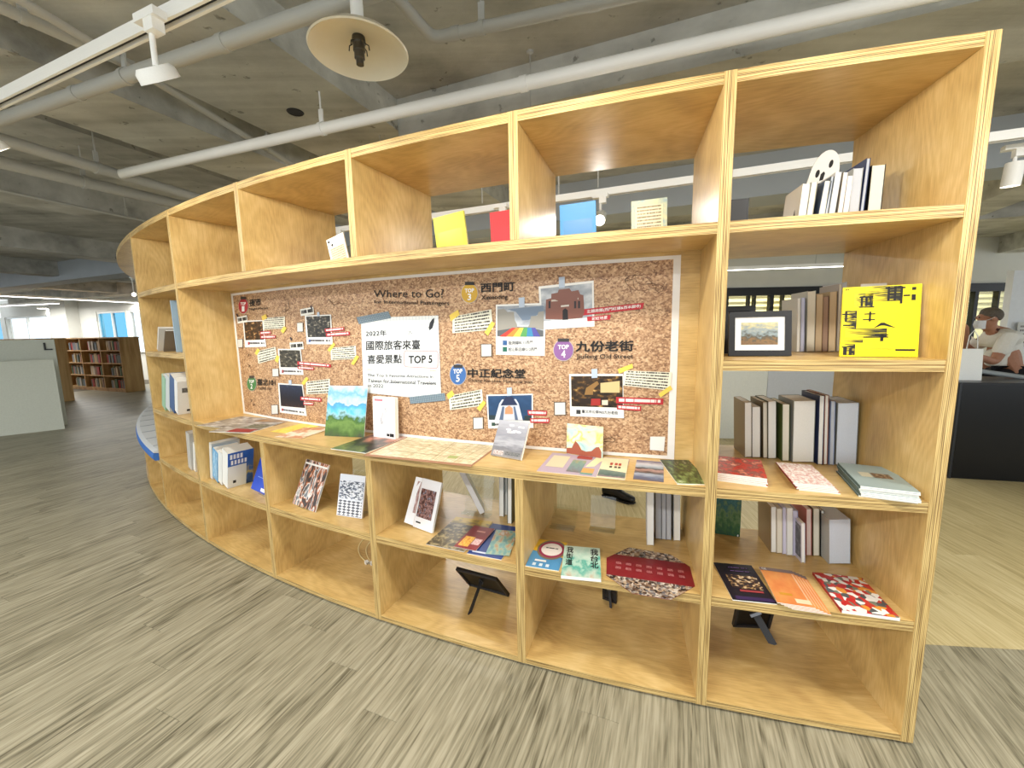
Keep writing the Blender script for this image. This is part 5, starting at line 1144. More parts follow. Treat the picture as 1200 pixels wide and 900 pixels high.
patch(S, rect(0.08, 0.02, 0.95, 0.6), 0.0004).build('text_panel', lines_mat(paper=(222, 206, 172), ink=(150, 136, 104), rows=7), r_)
for x, y in ((0.12, 0.88), (0.28, 0.72)): g = G(); g.poly([S(x+0.06*math.cos(a), y+0.05*math.sin(a), 0.0005) for a in [i*math.pi/5 for i in range(10)]]); g.build('dot_print', INK, r_)
# ------------------------------------------------------------------ cubbies under the desk
# leftmost wide cubby: guide books
GQ = 'guide books in the leftmost cubby under the desk'
GUIDE = art([(0, (40, 60, 40)), (0.12, (30, 40, 60)), (0.3, (60, 96, 150)), (0.4, (190, 170, 90)), (0.55, (60, 100, 160)), (0.8, (48, 92, 170)), (1, (60, 108, 186))], noise=0.3, kv=0.8, scale=4, seed=3)
rows = [((246.5,560.9),(249.4,562.3),(245,519.8),(214, 214, 210),'thick white guide book at the left of the row'), ((249.6,562.5),(256,566.2),(249.6,529),(110, 170, 214),'guide book with a sky blue spine'), ((256,566.5),(260.5,569),(256,530.5),(226, 228, 226),'thin white guide book'), ((261,569.5),(267.3,573.3),(261,529.5),(234, 234, 230),'front guide book with a blue map cover and white paper band')]
for k, (a, b, t, cv, d) in enumerate(rows):
    rr, A, Uv, V, D = row_book(d, a, b, t, zF, cv, 0.15 if k else 0.17, group=GQ, fore=False, deep=-vp(pol(-122.8, 1)))
    if k == 3:
        S = Sheet(A + Uv + Uv.normalized()*0.0006, D, V); patch(S, rect(0, 0.0, 1, 1), 0.0).build('cover_print', GUIDE, rr); patch(S, rect(0.0, 0.0, 0.72, 0.62), 0.0006).build('paper_band', flat((222, 222, 214), 0.5), rr); patch(S, rect(0.2, 0.12, 0.32, 0.2), 0.001).build('mark_print', INK, rr)
        [patch(S, rect(0.08+0.13*j, 0.82, 0.17+0.13*j, 0.95), 0.001).build('title_mark', PW, rr) for j in range(4)]
        [patch(S, rect(0.12+0.13*j, 0.66, 0.2+0.13*j, 0.78), 0.001).build('title_mark', PW, rr) for j in range(5)]
    if k == 1: S = Sheet(A - (-D).normalized()*-0.0 , Uv, V); patch(S, rect(0.1, 0.1, 0.9, 0.95), 0.0016).build('spine_print', art([(0, (60, 130, 190)), (0.5, (130, 186, 222)), (1, (220, 236, 244))], scale=4), rr)
r_, S = lean_book('brochure', 'bright blue brochure propped at the right of the guide books', 'brochure', (294,572.5), (320,585.5), (318,541), zF, 22, 0.003, flat((30, 74, 196), 0.4))
patch(S, rect(0.42, 0.05, 0.6, 0.15), 0.0004).build('white_mark', PW, r_); patch(S, rect(0.15, 0.42, 0.5, 0.44), 0.0004).build('text_line', flat((140, 170, 230), 0.5), r_)
easel('clear stand holding the bright blue brochure', atz(309, 580, zF) - vp(pol(-120.5, 1))*0.02, atz(320, 585.5, zF)-atz(294, 572.5, zF), vp(pol(-120.5, 1)), zF, 0.1, 0.1, 22)
CARM = art([(0, (30, 28, 30)), (0.36, (70, 60, 58)), (0.47, (190, 110, 62)), (0.56, (236, 232, 228)), (0.64, (130, 138, 146)), (0.8, (56, 50, 50)), (1, (220, 150, 90))], scale=4, seed=7, stretch=(1.6, 0.7), dist=0.8)
r_, S = lean_book('magazine', 'glossy orange and silver street photo magazine propped under the desk', 'magazine', (342.7,590.5), (369,601), (371,541.5), zF, 24, 0.006, CARM)
patch(S, rect(0.02, 0.9, 0.98, 0.94), 0.0004).build('white_title', PW, r_)
easel('clear stand holding the glossy street photo magazine', atz(357, 595, zF) - vp(pol(-117.6, 1))*0.02, atz(369, 601, zF)-atz(342.7, 590.5, zF), vp(pol(-117.6, 1)), zF, 0.11, 0.14, 24)
def check_mat():
    m, N, L, b = newmat('diamond_print'); uv = N.new('ShaderNodeUVMap'); mp = N.new('ShaderNodeMapping'); mp.inputs['Rotation'].default_value = (0, 0, math.pi/4); L.new(uv.outputs[0], mp.inputs[0])
    c = N.new('ShaderNodeTexChecker'); c.inputs['Scale'].default_value = 7.5; c.inputs[1].default_value = lin((232, 234, 240)); c.inputs[2].default_value = lin((92, 96, 108)); L.new(mp.outputs[0], c.inputs[0]); L.new(c.outputs[0], b.inputs['Base Color']); b.inputs['Roughness'].default_value = 0.4; return m
r_, S = lean_book('book', 'black and white book with a diamond pattern propped under the desk', 'book', (394.4,604), (424,608.5), (417,557.5), zF, 14, 0.008, flat((222, 226, 236), 0.4))
patch(S, rect(0.02, 0.02, 0.95, 0.38), 0.0004).build('diamond_print', check_mat(), r_); patch(S, rect(0.03, 0.42, 0.97, 0.85), 0.0004).build('engraved_print', art([(0, (60, 66, 80)), (0.4, (120, 128, 146)), (0.55, (214, 218, 228)), (1, (232, 234, 240))], kind='voronoi', scale=9, stretch=(1.4, 1.8)), r_)
easel('tall clear stand behind the diamond patterned book', atz(412, 604, zF) - vp(pol(-115.6, 1))*0.04, atz(424, 608.5, zF)-atz(394.4, 604, zF), vp(pol(-115.6, 1)), zF, 0.12, 0.22, 10)
r_, S = lean_book('booklet', 'white booklet with a dark stone photo and an open flap under the desk', 'booklet', (484,618), (506,626), (508,564.5), zF, 20, 0.012, flat((236, 236, 240), 0.4))
patch(S, rect(0.06, 0.22, 0.85, 0.8), 0.0004).build('stone_photo', art([(0, (40, 26, 24)), (0.42, (92, 56, 52)), (0.55, (170, 130, 124)), (0.68, (60, 44, 52)), (1, (190, 196, 220))], scale=6, seed=3), r_); patch(S, rect(0.1, 0.1, 0.35, 0.13), 0.0004).build('caption', INK, r_)
P0, P1, P2, P3 = S(0, 0.02, 0.001), S(0, 1.0, 0.001), S(-0.28, 1.0, 0.012), S(-0.28, 0.06, 0.03)
nn = (P3-P0).cross(P1-P0).normalized()
g = G(); g.poly([P3, P0, P1, P2], [(0,0),(1,0),(1,1),(0,1)]); g.poly([P2+nn*0.0006, P1+nn*0.0006, P0+nn*0.0006, P3+nn*0.0006]); g.build('open_flap', flat((238, 238, 242), 0.4), r_)
g = G(); q_ = lambda a, b: P3.lerp(P0, a).lerp(P2.lerp(P1, a), b) + (-nn if nn.dot(EYE_P-P0) < 0 else nn)*0.0012; g.poly([q_(0.25,0.25), q_(0.98,0.25), q_(0.98,0.92), q_(0.45,0.92)], [(0,0),(1,0),(1,1),(0,1)]); g.build('flap_photo', art([(0, (70, 40, 38)), (0.45, (150, 104, 98)), (0.6, (206, 180, 176)), (1, (236, 232, 236))], scale=5, seed=2, stretch=(2, 0.8)), r_)
easel('clear stand under the white booklet with the stone photo', atz(497, 619, zF) - vp(pol(-113, 1))*0.03, atz(506, 626, zF)-atz(484, 618, zF), vp(pol(-113, 1)), zF, 0.1, 0.12, 20)
# flat magazines in the middle cubby
flat_book('magazine', 'yellow-edged magazine at the back of the flat pile', 'magazine', [(523,617),(568,622),(579,611),(534,606)], zF, 0.003, art([(0, (60, 52, 30)), (0.45, (130, 110, 50)), (0.7, (214, 180, 60)), (1, (220, 186, 70))], kv=0.5, noise=0.6, scale=4))
flat_book('magazine', 'brown engraved magazine with white edges lying left of the red one', 'magazine', [(499.5,636),(546,648.5),(566,618.5),(529,612)], zF+0.0034, 0.003, art([(0, (46, 40, 28)), (0.45, (92, 80, 56)), (0.65, (150, 134, 96)), (1, (190, 174, 130))], scale=9, detail=6, seed=3))
r_, S = flat_book('magazine', 'blue magazine under the teal card in the middle cubby', 'magazine', [(546.5,646),(597,659.5),(603,618),(580,613)], zF, 0.003, flat((44, 66, 132), 0.4))
patch(S, rect(0.1, 0.06, 0.5, 0.1), 0.0004).build('title_line', flat((220, 226, 240), 0.5), r_)
r_, S = flat_book('magazine', 'dark red magazine with a yellow picture on top of the flat pile', 'magazine', [(530,640.3),(557.5,645),(580,619.8),(557,616)], zF+0.007, 0.002, flat((140, 28, 36), 0.4))
patch(S, rect(0.1, 0.08, 0.55, 0.5), 0.0004).build('yellow_picture', art([(0, (210, 90, 40)), (0.5, (240, 180, 60)), (1, (250, 220, 120))], scale=5), r_); patch(S, rect(0.58, 0.2, 0.92, 0.45), 0.0004).build('pink_picture', art([(0, (180, 80, 90)), (0.5, (230, 190, 190)), (1, (246, 236, 236))], scale=7), r_); patch(S, rect(0.35, 0.74, 0.75, 0.8), 0.0004).build('title_line', flat((226, 160, 150), 0.5), r_)
flat_book('card', 'teal picture card lying on the blue magazine', 'card', [(569,647.5),(601,653),(603,622),(582,621)], zF+0.0034, 0.0015, art([(0, (96, 140, 150)), (0.45, (130, 176, 172)), (0.6, (176, 190, 160)), (0.75, (196, 150, 110)), (1, (214, 226, 224))], scale=4, seed=5, kv=0.1))
# leaning thin book and stand at the back
row_book('thin white-spined book leaning on a clear stand at the back of the middle cubby', (562.5,602), (570,604), (538.5,555), zF, (226, 226, 228), 0.11, fore=False, r=9.36, group=None, deep=(-0.12, 1, 0))
easel('clear stand behind the leaning white-spined book', pol(-111.95, 9.36, zF), vp(pol(-111.9, 1)).cross(ZA)*-1, vp(pol(-111.9, 1)), zF, 0.16, 0.2, 12)
rows = [((585,605.7),(590,606),(210, 210, 212),'white magazine, left of three at the back of the middle cubby'), ((591,604),(594.3,604),(200, 204, 210),'thin white magazine between two others at the back'), ((594.6,614),(599.5,614.5),(90, 96, 80),'white magazine nearest the upright at the back of the middle cubby')]
for a, b, cv, d in rows: row_book(d, a, b, (a[0], a[1]-90), zF, cv, 0.17, h=0.26, group='white magazines at the back of the middle cubby')
# right wide cubby under the desk
BY = flat((86, 150, 196), 0.4)
r_, S = flat_book('booklet', 'blue and yellow booklet with a pink ringed oval under the desk', 'booklet', [(615.5,663),(658,669),(662,637),(631,630.5)], zF, 0.003, BY)
patch(S, [(0.0,1.0),(1.0,1.0),(1.0,0.42),(0.0,0.56)], 0.0003).build('yellow_field', flat((226, 182, 50), 0.4), r_)
for k, (rx, ry, cc) in enumerate(((0.46, 0.36, (130, 116, 96)), (0.40, 0.30, (160, 50, 84)), (0.33, 0.23, (240, 232, 226)))):
    g = G(); g.poly([S(0.58+rx*math.cos(a), 0.66+ry*math.sin(a), 0.0006+0.0003*k) if 0.66+ry*math.sin(a) < 1 else S(0.58+rx*math.cos(a), 1.0, 0.0006+0.0003*k) for a in [i*math.pi/16 for i in range(32)]]); g.build('oval_print', flat(cc, 0.4), r_)
patch(S, rect(0.36, 0.66, 0.8, 0.74), 0.0016).build('title_line', lines_mat(paper=(240, 232, 226), ink=(60, 50, 50), rows=1), r_); patch(S, rect(0.2, 0.2, 0.55, 0.26), 0.0006).build('title_line', PW, r_)
for j in range(3): patch(S, rect(0.18+j*0.2, 0.05, 0.28+j*0.2, 0.14), 0.0006).build('round_mark', flat((214, 228, 238), 0.5), r_)
r_, S = flat_book('book', 'pale green picture book with large black Chinese title under the desk', 'book', [(658,674.5),(704.5,678),(703,643),(661,638.5)], zF, 0.014, art([(0, (206, 150, 110)), (0.2, (196, 214, 196)), (0.42, (90, 178, 160)), (0.5, (176, 214, 196)), (0.7, (206, 226, 210)), (1, (196, 220, 206))], noise=0.5, kv=0.5, scale=3.5, seed=6))
lettering(S, rect(0.74, 0.72, 0.94, 0.94), 0.0004, '我', INK, r_, 'title', 0.02); lettering(S, rect(0.74, 0.52, 0.94, 0.7), 0.0004, '台', INK, r_, 'title', 0.02); lettering(S, rect(0.74, 0.3, 0.94, 0.5), 0.0004, '北', INK, r_, 'title', 0.02)
lettering(S, rect(0.08, 0.74, 0.26, 0.95), 0.0004, '我', INK, r_, 'title', 0.02); lettering(S, rect(0.08, 0.54, 0.26, 0.72), 0.0004, '街', INK, r_, 'title', 0.02); lettering(S, rect(0.08, 0.33, 0.26, 0.52), 0.0004, '道', INK, r_, 'title', 0.02)
octp = [atz(u, v, zF+0.0012) for u, v in [(710.5,674),(741,695.5),(786,703),(814.5,687),(808.5,664),(786,650),(737,641.5),(711,653.5)]]
oc = sum(octp, Vector())/8; octr = thing('octagonal_brochure', 'dark red octagonal brochure with rows of photos hanging over the shelf edge', 'brochure', oc)
octp = [Vector((p.x, p.y, zF+0.0012)) for p in octp]
def clip_poly(pts, f, lo, hi):
    for n_, d_ in ((f, lo), (-f, -hi)): pts = clip(pts, n_, d_)
    return pts
g = G(); g.poly(octp); g.poly([p - ZA*0.001 for p in octp][::-1])
for a, b in zip(octp, octp[1:]+octp[:1]): g.poly([a-ZA*0.001, b-ZA*0.001, b, a])
g.build('sheet', flat((132, 28, 36), 0.4), octr)
rv = vp(oc); ds = [p.dot(rv) for p in octp]; lo, hi = min(ds), max(ds)
PHS = art([(0, (40, 30, 28)), (0.3, (120, 90, 70)), (0.5, (196, 170, 140)), (0.62, (80, 84, 96)), (0.8, (220, 206, 190)), (1, (60, 50, 50))], kind='voronoi', scale=26)
tv = rv.cross(ZA)
for (a, b) in ((hi-(hi-lo)*0.3, hi), (lo, lo+(hi-lo)*0.22)):
    P = [p + ZA*0.0004 for p in clip_poly(octp, rv, a, b)]; g = G(); g.poly(P, [((p-oc).dot(tv)*4, (p-oc).dot(rv)*4) for p in P]); g.build('photo_strip', PHS, octr)
REDB = lines_mat(paper=(132, 28, 36), ink=(214, 150, 150), rows=4)
for j in range(7):
    for i in range(2):
        c_ = oc + tv*(0.12-0.04*j) + rv*(0.035*i - 0.03) + ZA*0.0006; g = G()
        P = [c_ + tv*0.012 - rv*0.008, c_ + tv*0.012 + rv*0.008, c_ - tv*0.012 + rv*0.008, c_ - tv*0.012 - rv*0.008]; uq = [(0,0),(0,1),(1,1),(1,0)]
        if (P[1]-P[0]).cross(P[2]-P[0]).z < 0: P.reverse(); uq.reverse()
        g.poly(P, uq); g.build('text_block', REDB, octr)
easel('clear stand at the left back above the blue and yellow booklet', pol(-109.1, 9.36, zF), vp(pol(-109.1, 1)).cross(ZA)*-1, vp(pol(-109.1, 1)), zF, 0.12, 0.1, 35)
easel('clear stand at the middle back behind the Chinese titled book', pol(-107.95, 9.33, zF), vp(pol(-108, 1)).cross(ZA)*-1, vp(pol(-108, 1)), zF, 0.12, 0.15, 15)
GW = 'white books right of the clear stands'
rows = [((758,639.5),(766,640),(200, 204, 212),PAPER,'protruding white magazine at the left of the white row'), ((768,632),(775,632.5),(70, 74, 80),PAPER3,'grey edged book, second in the white row'), ((775.3,632.5),(780.5,633),(120, 124, 130),PAPER3,'grey edged book, third in the white row'), ((780.8,633),(786.5,633.5),(150, 150, 156),PAPER3,'grey edged book, fourth in the white row'), ((789.5,634),(797,634.5),(214, 218, 222),PAPER,'white edged book at the right of the white row')]
for a, b, cv, pg, d in rows: row_book(d, a, b, (a[0], a[1]-90), zF, cv, 0.15, pg, h=0.26, group=GW, deep=-vp(pol(-106.4, 1)))
# ------------------------------------------------------------------ narrow column at the far left
def cell_book(label, deg, r, z, th, h, depth, cov, side=0.0, fore=False, group=None):
    A = pol(deg, r, z); px = proj(A); t_ = Vector((-math.sin(math.radians(deg)), math.cos(math.radians(deg)), 0)); B = A + t_*th; q = proj(B); T_ = A + ZA*h + t_*side; pt = proj(T_)
    return row_book(label, px[:2], q[:2], pt[:2], z, cov, depth, r=r, fore=fore, group=group)
def solve_deg(u, z, r):
    return min((abs(proj(pol(-129 + k*0.02, r, z))[0]-u), -129 + k*0.02) for k in range(260))[1]
cell_book('tall pale blue thin book standing upright in the far left column', solve_deg(206.5, zD, 9.68), 9.68, zD, 0.018, 0.36, 0.16, (150, 176, 196))
cell_book('white book leaning in the far left column', solve_deg(184, zD, 9.69), 9.69, zD, 0.03, 0.17, 0.13, (206, 204, 198), side=0.12, fore=True)
cell_book('thin brown book leaning under the white one in the far left column', solve_deg(191.5, zD, 9.69), 9.69, zD, 0.016, 0.15, 0.13, (120, 108, 92), side=0.11, fore=True)
for k, (a, b, t, cv, d) in enumerate((((190.5,480),(194.5,481.5),(190,443),(150, 190, 160),'pale green book'), ((194.8,481.5),(199.5,483),(194,442),(200, 206, 206),'white book'), ((199.8,483),(205,485),(199.5,444),(60, 92, 140),'blue spined book'), ((205.5,485),(209,486.5),(204.5,447),(232, 232, 230),'front white book'))):
    rr, A, Uv, V, D = row_book('%s, %s from left in the far left column' % (d, ORD[k]), a, b, t, zE, cv, 0.13, fore=False, group='books in the far left column')
    if k == 3: S = Sheet(A + Uv + Uv.normalized()*0.0006, D, V); patch(S, rect(0.2, 0.66, 0.75, 0.8), 0.0).build('photo_print', art([(0, (30, 30, 30)), (1, (140, 140, 140))]), rr); patch(S, rect(0.4, 0.08, 0.6, 0.14), 0.0).build('mark_print', INK, rr)
row_book('grey booklet leaning in the lower far left column', (221,549), (225,551.5), (217.5,507), zF, (190, 188, 182), 0.12, fore=False)
row_book('thin white booklet leaning beside the grey one at far left', (227,552), (229.5,553.5), (226,520), zF, (226, 224, 216), 0.12, fore=False)
# ------------------------------------------------------------------ bottom row: frames seen from behind, cables
def back_frame(label, A, B, C_, leg, leg_w=0.022, col=BLACK):
    """black picture frame seen from the back: A,B bottom corners, C_ top left corner, leg foot"""
    A, B, C_ = Vector(A), Vector(B), Vector(C_); U = B-A; V = C_-A; N = U.cross(V).normalized(); root = thing('photo_frame', label, 'picture frame', (A+B)/2)
    g = G(); g.box(A - N*0.006, U, V, N*0.012); g.build('backing', col, root, bevel=0.002)
    g = G(); w_ = 0.012
    for o, a, c in ((A, U, V.normalized()*w_), (A+V-V.normalized()*w_, U, V.normalized()*w_), (A, U.normalized()*w_, V), (A+U-U.normalized()*w_, U.normalized()*w_, V)): g.box(o + N*0.006, a, c, N*0.006)
    g.build('frame_rim', DARK, root)
    hinge = A + U*0.52 + V*0.62 + N*0.01; leg = Vector(leg); d = leg - hinge; s_ = d.cross(N).normalized()
    g = G(); g.box(hinge - s_*leg_w/2, s_*leg_w, d, N*0.005); g.build('easel_leg', flat((52, 54, 58), 0.5), root)
    g = G(); g.cbox(hinge - d.normalized()*0.006 + N*0.006, leg_w*0.8, 0.006, 0.005, s_, d.normalized(), N); g.build('hinge', flat((120, 120, 122), 0.3, metal=0.8), root)
    return root
zG = Z['G']
A, B = atz(551, 684, zG+0.006), atz(597, 697, zG+0.006); rv = vp(A)
back_frame('black photo frame turned away, its easel leg out, in the middle bottom cubby', A, B, A + rv*0.09 + ZA*0.14 - (B-A).normalized()*0.03, atz(550, 720, zG))
A, B = atz(858, 732, zG+0.006), atz(901, 734, zG+0.006); rv = vp(A)
back_frame('black photo frame turned away with a grey slotted leg, in the right bottom cubby', A, B, A + rv*0.05 + ZA*0.15, atz(906, 755, zG), 0.03)
A, B = atz(707, 700, zG+0.006), atz(723, 706, zG+0.006); rv = vp(A)
back_frame('small dark frame turned away at the back of the bottom cubby under the octagonal brochure', A, B, A + rv*0.02 + ZA*0.12, atz(716, 712, zG), 0.012, DARK)
cb = thing('power_cable', 'pair of cream cables with white plugs lying in a bottom cubby', 'cable', atz(428, 655, zG))
for k, off in enumerate(((0, 0), (9, 2))):
    pts = [atz(431+off[0], 629+off[1], zG+0.0045), atz(424+off[0], 634+off[1], zG+0.0045), atz(420+off[0], 642+off[1], zG+0.0045), atz(422+off[0], 651+off[1], zG+0.0045), atz(429+off[0]*0.7, 658+off[1]*0.5, zG+0.009)]
    fine = []
    for i in range(len(pts)-1):
        p0, p1, p2, p3 = pts[max(i-1,0)], pts[i], pts[i+1], pts[min(i+2,len(pts)-1)]
        for s in range(5): t = s/5; fine.append(0.5*((2*p1) + (p2-p0)*t + (2*p0-5*p1+4*p2-p3)*t*t + (3*p1-p0-3*p2+p3)*t**3))
    fine.append(pts[-1]); g = G(); g.tube(fine, 0.0035, 8); g.build('cord', flat((226, 208, 150), 0.5), cb, smooth=True)
    p = pts[-1]; pd = Vector((pts[-1]-pts[-2]).to_tuple()); pd.z = 0; pd.normalize(); ps = pd.cross(ZA); g = G(); g.cbox(p + pd*0.01, 0.012, 0.010, 0.008, pd, ps, ZA); pl = g.build('plug', flat((236, 234, 226), 0.4), cb, bevel=0.003)
    for sg in (1, -1): g = G(); g.cbox(p + pd*0.029 + ps*0.005*sg, 0.008, 0.001, 0.003, pd, ps, ZA); g.build('prong', flat((170, 170, 170), 0.2, metal=1.0), pl)
# ------------------------------------------------------------------ left of the shelf: bookcases and partition
OAK = noise_mat('oak_veneer', [(0.3, (150, 112, 66)), (0.5, (184, 146, 94)), (0.7, (202, 166, 114))], 2.0, 6, 0.5, stretch=(6, 6, 0.6))
def bookcase(label, u0, v0, width, depth, height, cols, rws, fill=True):
    """low oak bookcase: u0,v0 = right front corner; extends left along U"""
    root = thing('bookcase', label, 'bookcase', uv_(u0, v0, 0)); t = 0.03
    for (a, w_) in ((0, 0.36 if False else t), (width-t, t)):
        g = G(); g.box(uv_(u0+a, v0, 0), UA*w_, VA*depth, ZA*height); g.build('end_panel', OAK, root)
    g = G(); g.box(uv_(u0+t, v0+depth-0.02, 0.06), UA*(width-2*t), VA*0.018, ZA*(height-0.06)); g.build('back_panel', OAK, root)
    g = G(); g.box(uv_(u0-0.01, v0-0.01, height), UA*(width+0.02), VA*(depth+0.02), ZA*0.03); g.build('top_board', OAK, root)
    for i in range(1, cols):
        g = G(); g.box(uv_(u0 + width*i/cols - t/2, v0+0.004, 0.06), UA*t, VA*(depth-0.03), ZA*(height-0.06)); g.build('divider', OAK, root)
    for j in range(rws):
        g = G(); g.box(uv_(u0+t, v0+0.006, 0.06 + (height-0.06)*j/rws), UA*(width-2*t), VA*(depth-0.03), ZA*0.025); g.build('shelf_board', OAK, root)
    g = G(); g.box(uv_(u0+t, v0+0.02, 0), UA*(width-2*t), VA*0.02, ZA*0.06); g.build('plinth', OAK, root)
    return root
pr = atz(148, 460, 0); U1, V1 = tocoord(pr); WB, HB = 2.86, 1.40
bookcase('low oak bookcase with three columns of books at the far left', U1, V1, WB, 0.42, HB, 3, 4)
p2 = atz(86, 469.5, 0); U2, V2 = tocoord(p2)
bookcase('second low oak bookcase, only its end showing beside the grey partition', U2, V2-0.42, 2.9, 0.45, HB, 3, 4)
# far books: one shared shape, a tint each
BT = [(170, 150, 130), (120, 96, 84), (190, 184, 176), (92, 100, 96), (150, 110, 100), (196, 176, 140), (110, 120, 130), (160, 60, 56), (84, 110, 84)]
base_books = []
for k, c_ in enumerate(BT):
    g = G(); th, h, d = 0.05 + 0.012*(k % 4), 0.2 + 0.02*(k % 3), 0.16
    g.box(Vector((0, 0, 0)), UA*th, VA*d, ZA*h); g.box(UA*0.004 + VA*0.004 + ZA*(h), UA*(th-0.008), VA*(d-0.006), ZA*0.002, mi=1)
    me_o = g.build('book', [flat(c_, 0.6), PAPER2], None); base_books.append((me_o.data, th)); bpy.data.objects.remove(me_o)
random.seed(21); CN = ['left', 'middle', 'right']; RN = ['bottom', 'second lowest', 'third', 'top']
for ci in range(3):
    for rj in range(4):
        x = U1 + WB*ci/3 + 0.06; end = U1 + WB*(ci+1)/3 - 0.06; zz = 0.06 + (HB-0.06)*rj/4 + 0.0255; k = 0
        gap = random.choice((0, 0.1, 0.25, 0.05)); x += gap
        seq = []
        while True:
            me, th = random.choice(base_books)
            if x + th > end or k > 8: break
            o = bpy.data.objects.new('book', me); COL.objects.link(o); o.location = uv_(x, V1+0.05+random.random()*0.03, zz); x += th + 0.006; k += 1
            seq.append(o)
        for i, o in enumerate(seq): tag(o, 'small book, %s from right, %s column, %s row of the far bookcase' % (ORD[i], CN[2-ci], RN[rj]), 'book', 'books in the far left bookcase')
# grey-green partition
PART = noise_mat('grey_green_felt', [(200, 203, 190), (216, 219, 206)], 60, 3, 0.9)
a, b = atz(-40, 516, 0), atz(76, 502.5, 0); d = (b-a).normalized(); n_ = Vector((-d.y, d.x, 0))
part = thing('partition_screen', 'pale grey-green screen with two panels at the left picture edge', 'screen', (a+b)/2)
g = G(); g.box(a - d*0.6, d*((b-a).length+0.6), n_*0.03, ZA*1.1); g.build('lower_panel', PART, part, bevel=0.004)
a2 = a + n_*0.45; L2 = None
for k in range(400):
    q = a2 + d*(k*0.01); x = proj(Vector((q.x, q.y, 1.2)))[0]
    if x >= 65: L2 = k*0.01; break
g = G(); g.box(a2 - d*0.6, d*((L2 or 1)+0.6), n_*0.03, ZA*1.41); g.build('upper_panel', PART, part, bevel=0.004)
q = a2 + d*((L2 or 1)-0.12); g = G(); g.box(Vector((q.x, q.y, 1.24)) - n_*0.02, d*0.02, n_*0.02, ZA*0.12); g.box(Vector((q.x, q.y, 1.24)) - n_*0.02, d*0.09, n_*0.02, ZA*0.02); g.build('metal_bracket', DARK, part)
# ------------------------------------------------------------------ behind the shelf on the right
zt = aty(870, 424, 5.05).z
pa, pb, pc = atz(800, 513, 0), atz(895, 514.5, 0), atz(1000, 519, 0)
for k, (a, b, cc, lab) in enumerate(((pa, pb, (232, 234, 226), 'white standing panel with a black clip seen behind the lower books'), (pb, pc, (206, 210, 216), 'pale grey standing panel right of the clipped white one'))):
    d = (b-a); dn_ = d.normalized(); n_ = Vector((-dn_.y, dn_.x, 0)); root = thing('standing_panel', lab, 'panel', (a+b)/2)
    g = G(); g.box(a + dn_*0.004*k, d, n_*0.04, ZA*zt); g.build('board', flat(cc, 0.5), root, bevel=0.003)
    g = G(); g.box(a + n_*-0.06 + dn_*0.1, dn_*0.04, n_*0.2, ZA*0.02); g.box(b + n_*-0.06 - dn_*0.15, dn_*0.04, n_*0.2, ZA*0.02); g.build('foot', flat((120, 120, 118), 0.5), root)
    if k == 0:
        S = Sheet(a - n_*0.001, d, ZA*zt)
        q = atz(853, 436, 0)
        patch(S, rect(0.48, 0.9, 0.58, 0.97), 0.001).build('black_clip', BLACK, root); patch(S, rect(0.7, 0.955, 0.97, 0.97), 0.001).build('text_line', flat((90, 90, 88), 0.6), root)
# black shoe on the pale floor
p = atz(738, 585, 0.03); sh = thing('shoe', 'black shoe on the pale floor seen under the desk board', 'shoe', (p.x, p.y, 0)); dr = Vector((0.75, -0.66, 0)).normalized(); sd = Vector((-dr.y, dr.x, 0)); toe = Vector((p.x, p.y, 0)) + dr*0.03
g = G(); prof = []
stn = [(-0.27, 0.030, 0.0, 0.085), (-0.25, 0.037, 0.0, 0.10), (-0.18, 0.036, 0.0, 0.10), (-0.13, 0.038, 0.0, 0.085), (-0.08, 0.045, 0.0, 0.062), (-0.03, 0.046, 0.0, 0.05), (0.0, 0.036, 0.0, 0.042), (0.012, 0.015, 0.004, 0.03)]
rings = []
for (x, hw, z0, z1) in stn: rings.append([toe + dr*x + sd*hw*math.cos(a) + ZA*(z0 + (z1-z0)*(0.5+0.5*math.sin(a)) + 0.014) for a in [2*math.pi*i/14 for i in range(14)]])
b0 = len(g.v)
for rg in rings: g.v += rg
for i in range(len(rings)-1):
    for k in range(14): a_, b_ = b0+i*14+k, b0+i*14+(k+1) % 14; g.f.append([a_, b_, b_+14, a_+14]); g.uv.append([(0,0)]*4); g.mi.append(0)
g.f.append([b0+k for k in range(14)][::-1]); g.uv.append([(0,0)]*14); g.mi.append(0); l_ = b0+(len(rings)-1)*14; g.f.append([l_+k for k in range(14)]); g.uv.append([(0,0)]*14); g.mi.append(0)
g.build('upper', flat((14, 14, 15), 0.4), sh, smooth=True)
g = G(); ol = [(-0.272, 0.026), (-0.26, 0.036), (-0.15, 0.036), (-0.06, 0.047), (-0.02, 0.045), (0.012, 0.02)]; P = [toe + dr*x + sd*w_ for x, w_ in ol] + [toe + dr*x - sd*w_ for x, w_ in ol[::-1]]
g.poly([p_ + ZA*0.016 for p_ in P]); g.poly([p_ + ZA*0.0005 for p_ in P][::-1]); [g.poly([a_ + ZA*0.0005, b_ + ZA*0.0005, b_ + ZA*0.016, a_ + ZA*0.016]) for a_, b_ in zip(P, P[1:]+P[:1])]
g.build('sole', flat((22, 22, 22), 0.7), sh)
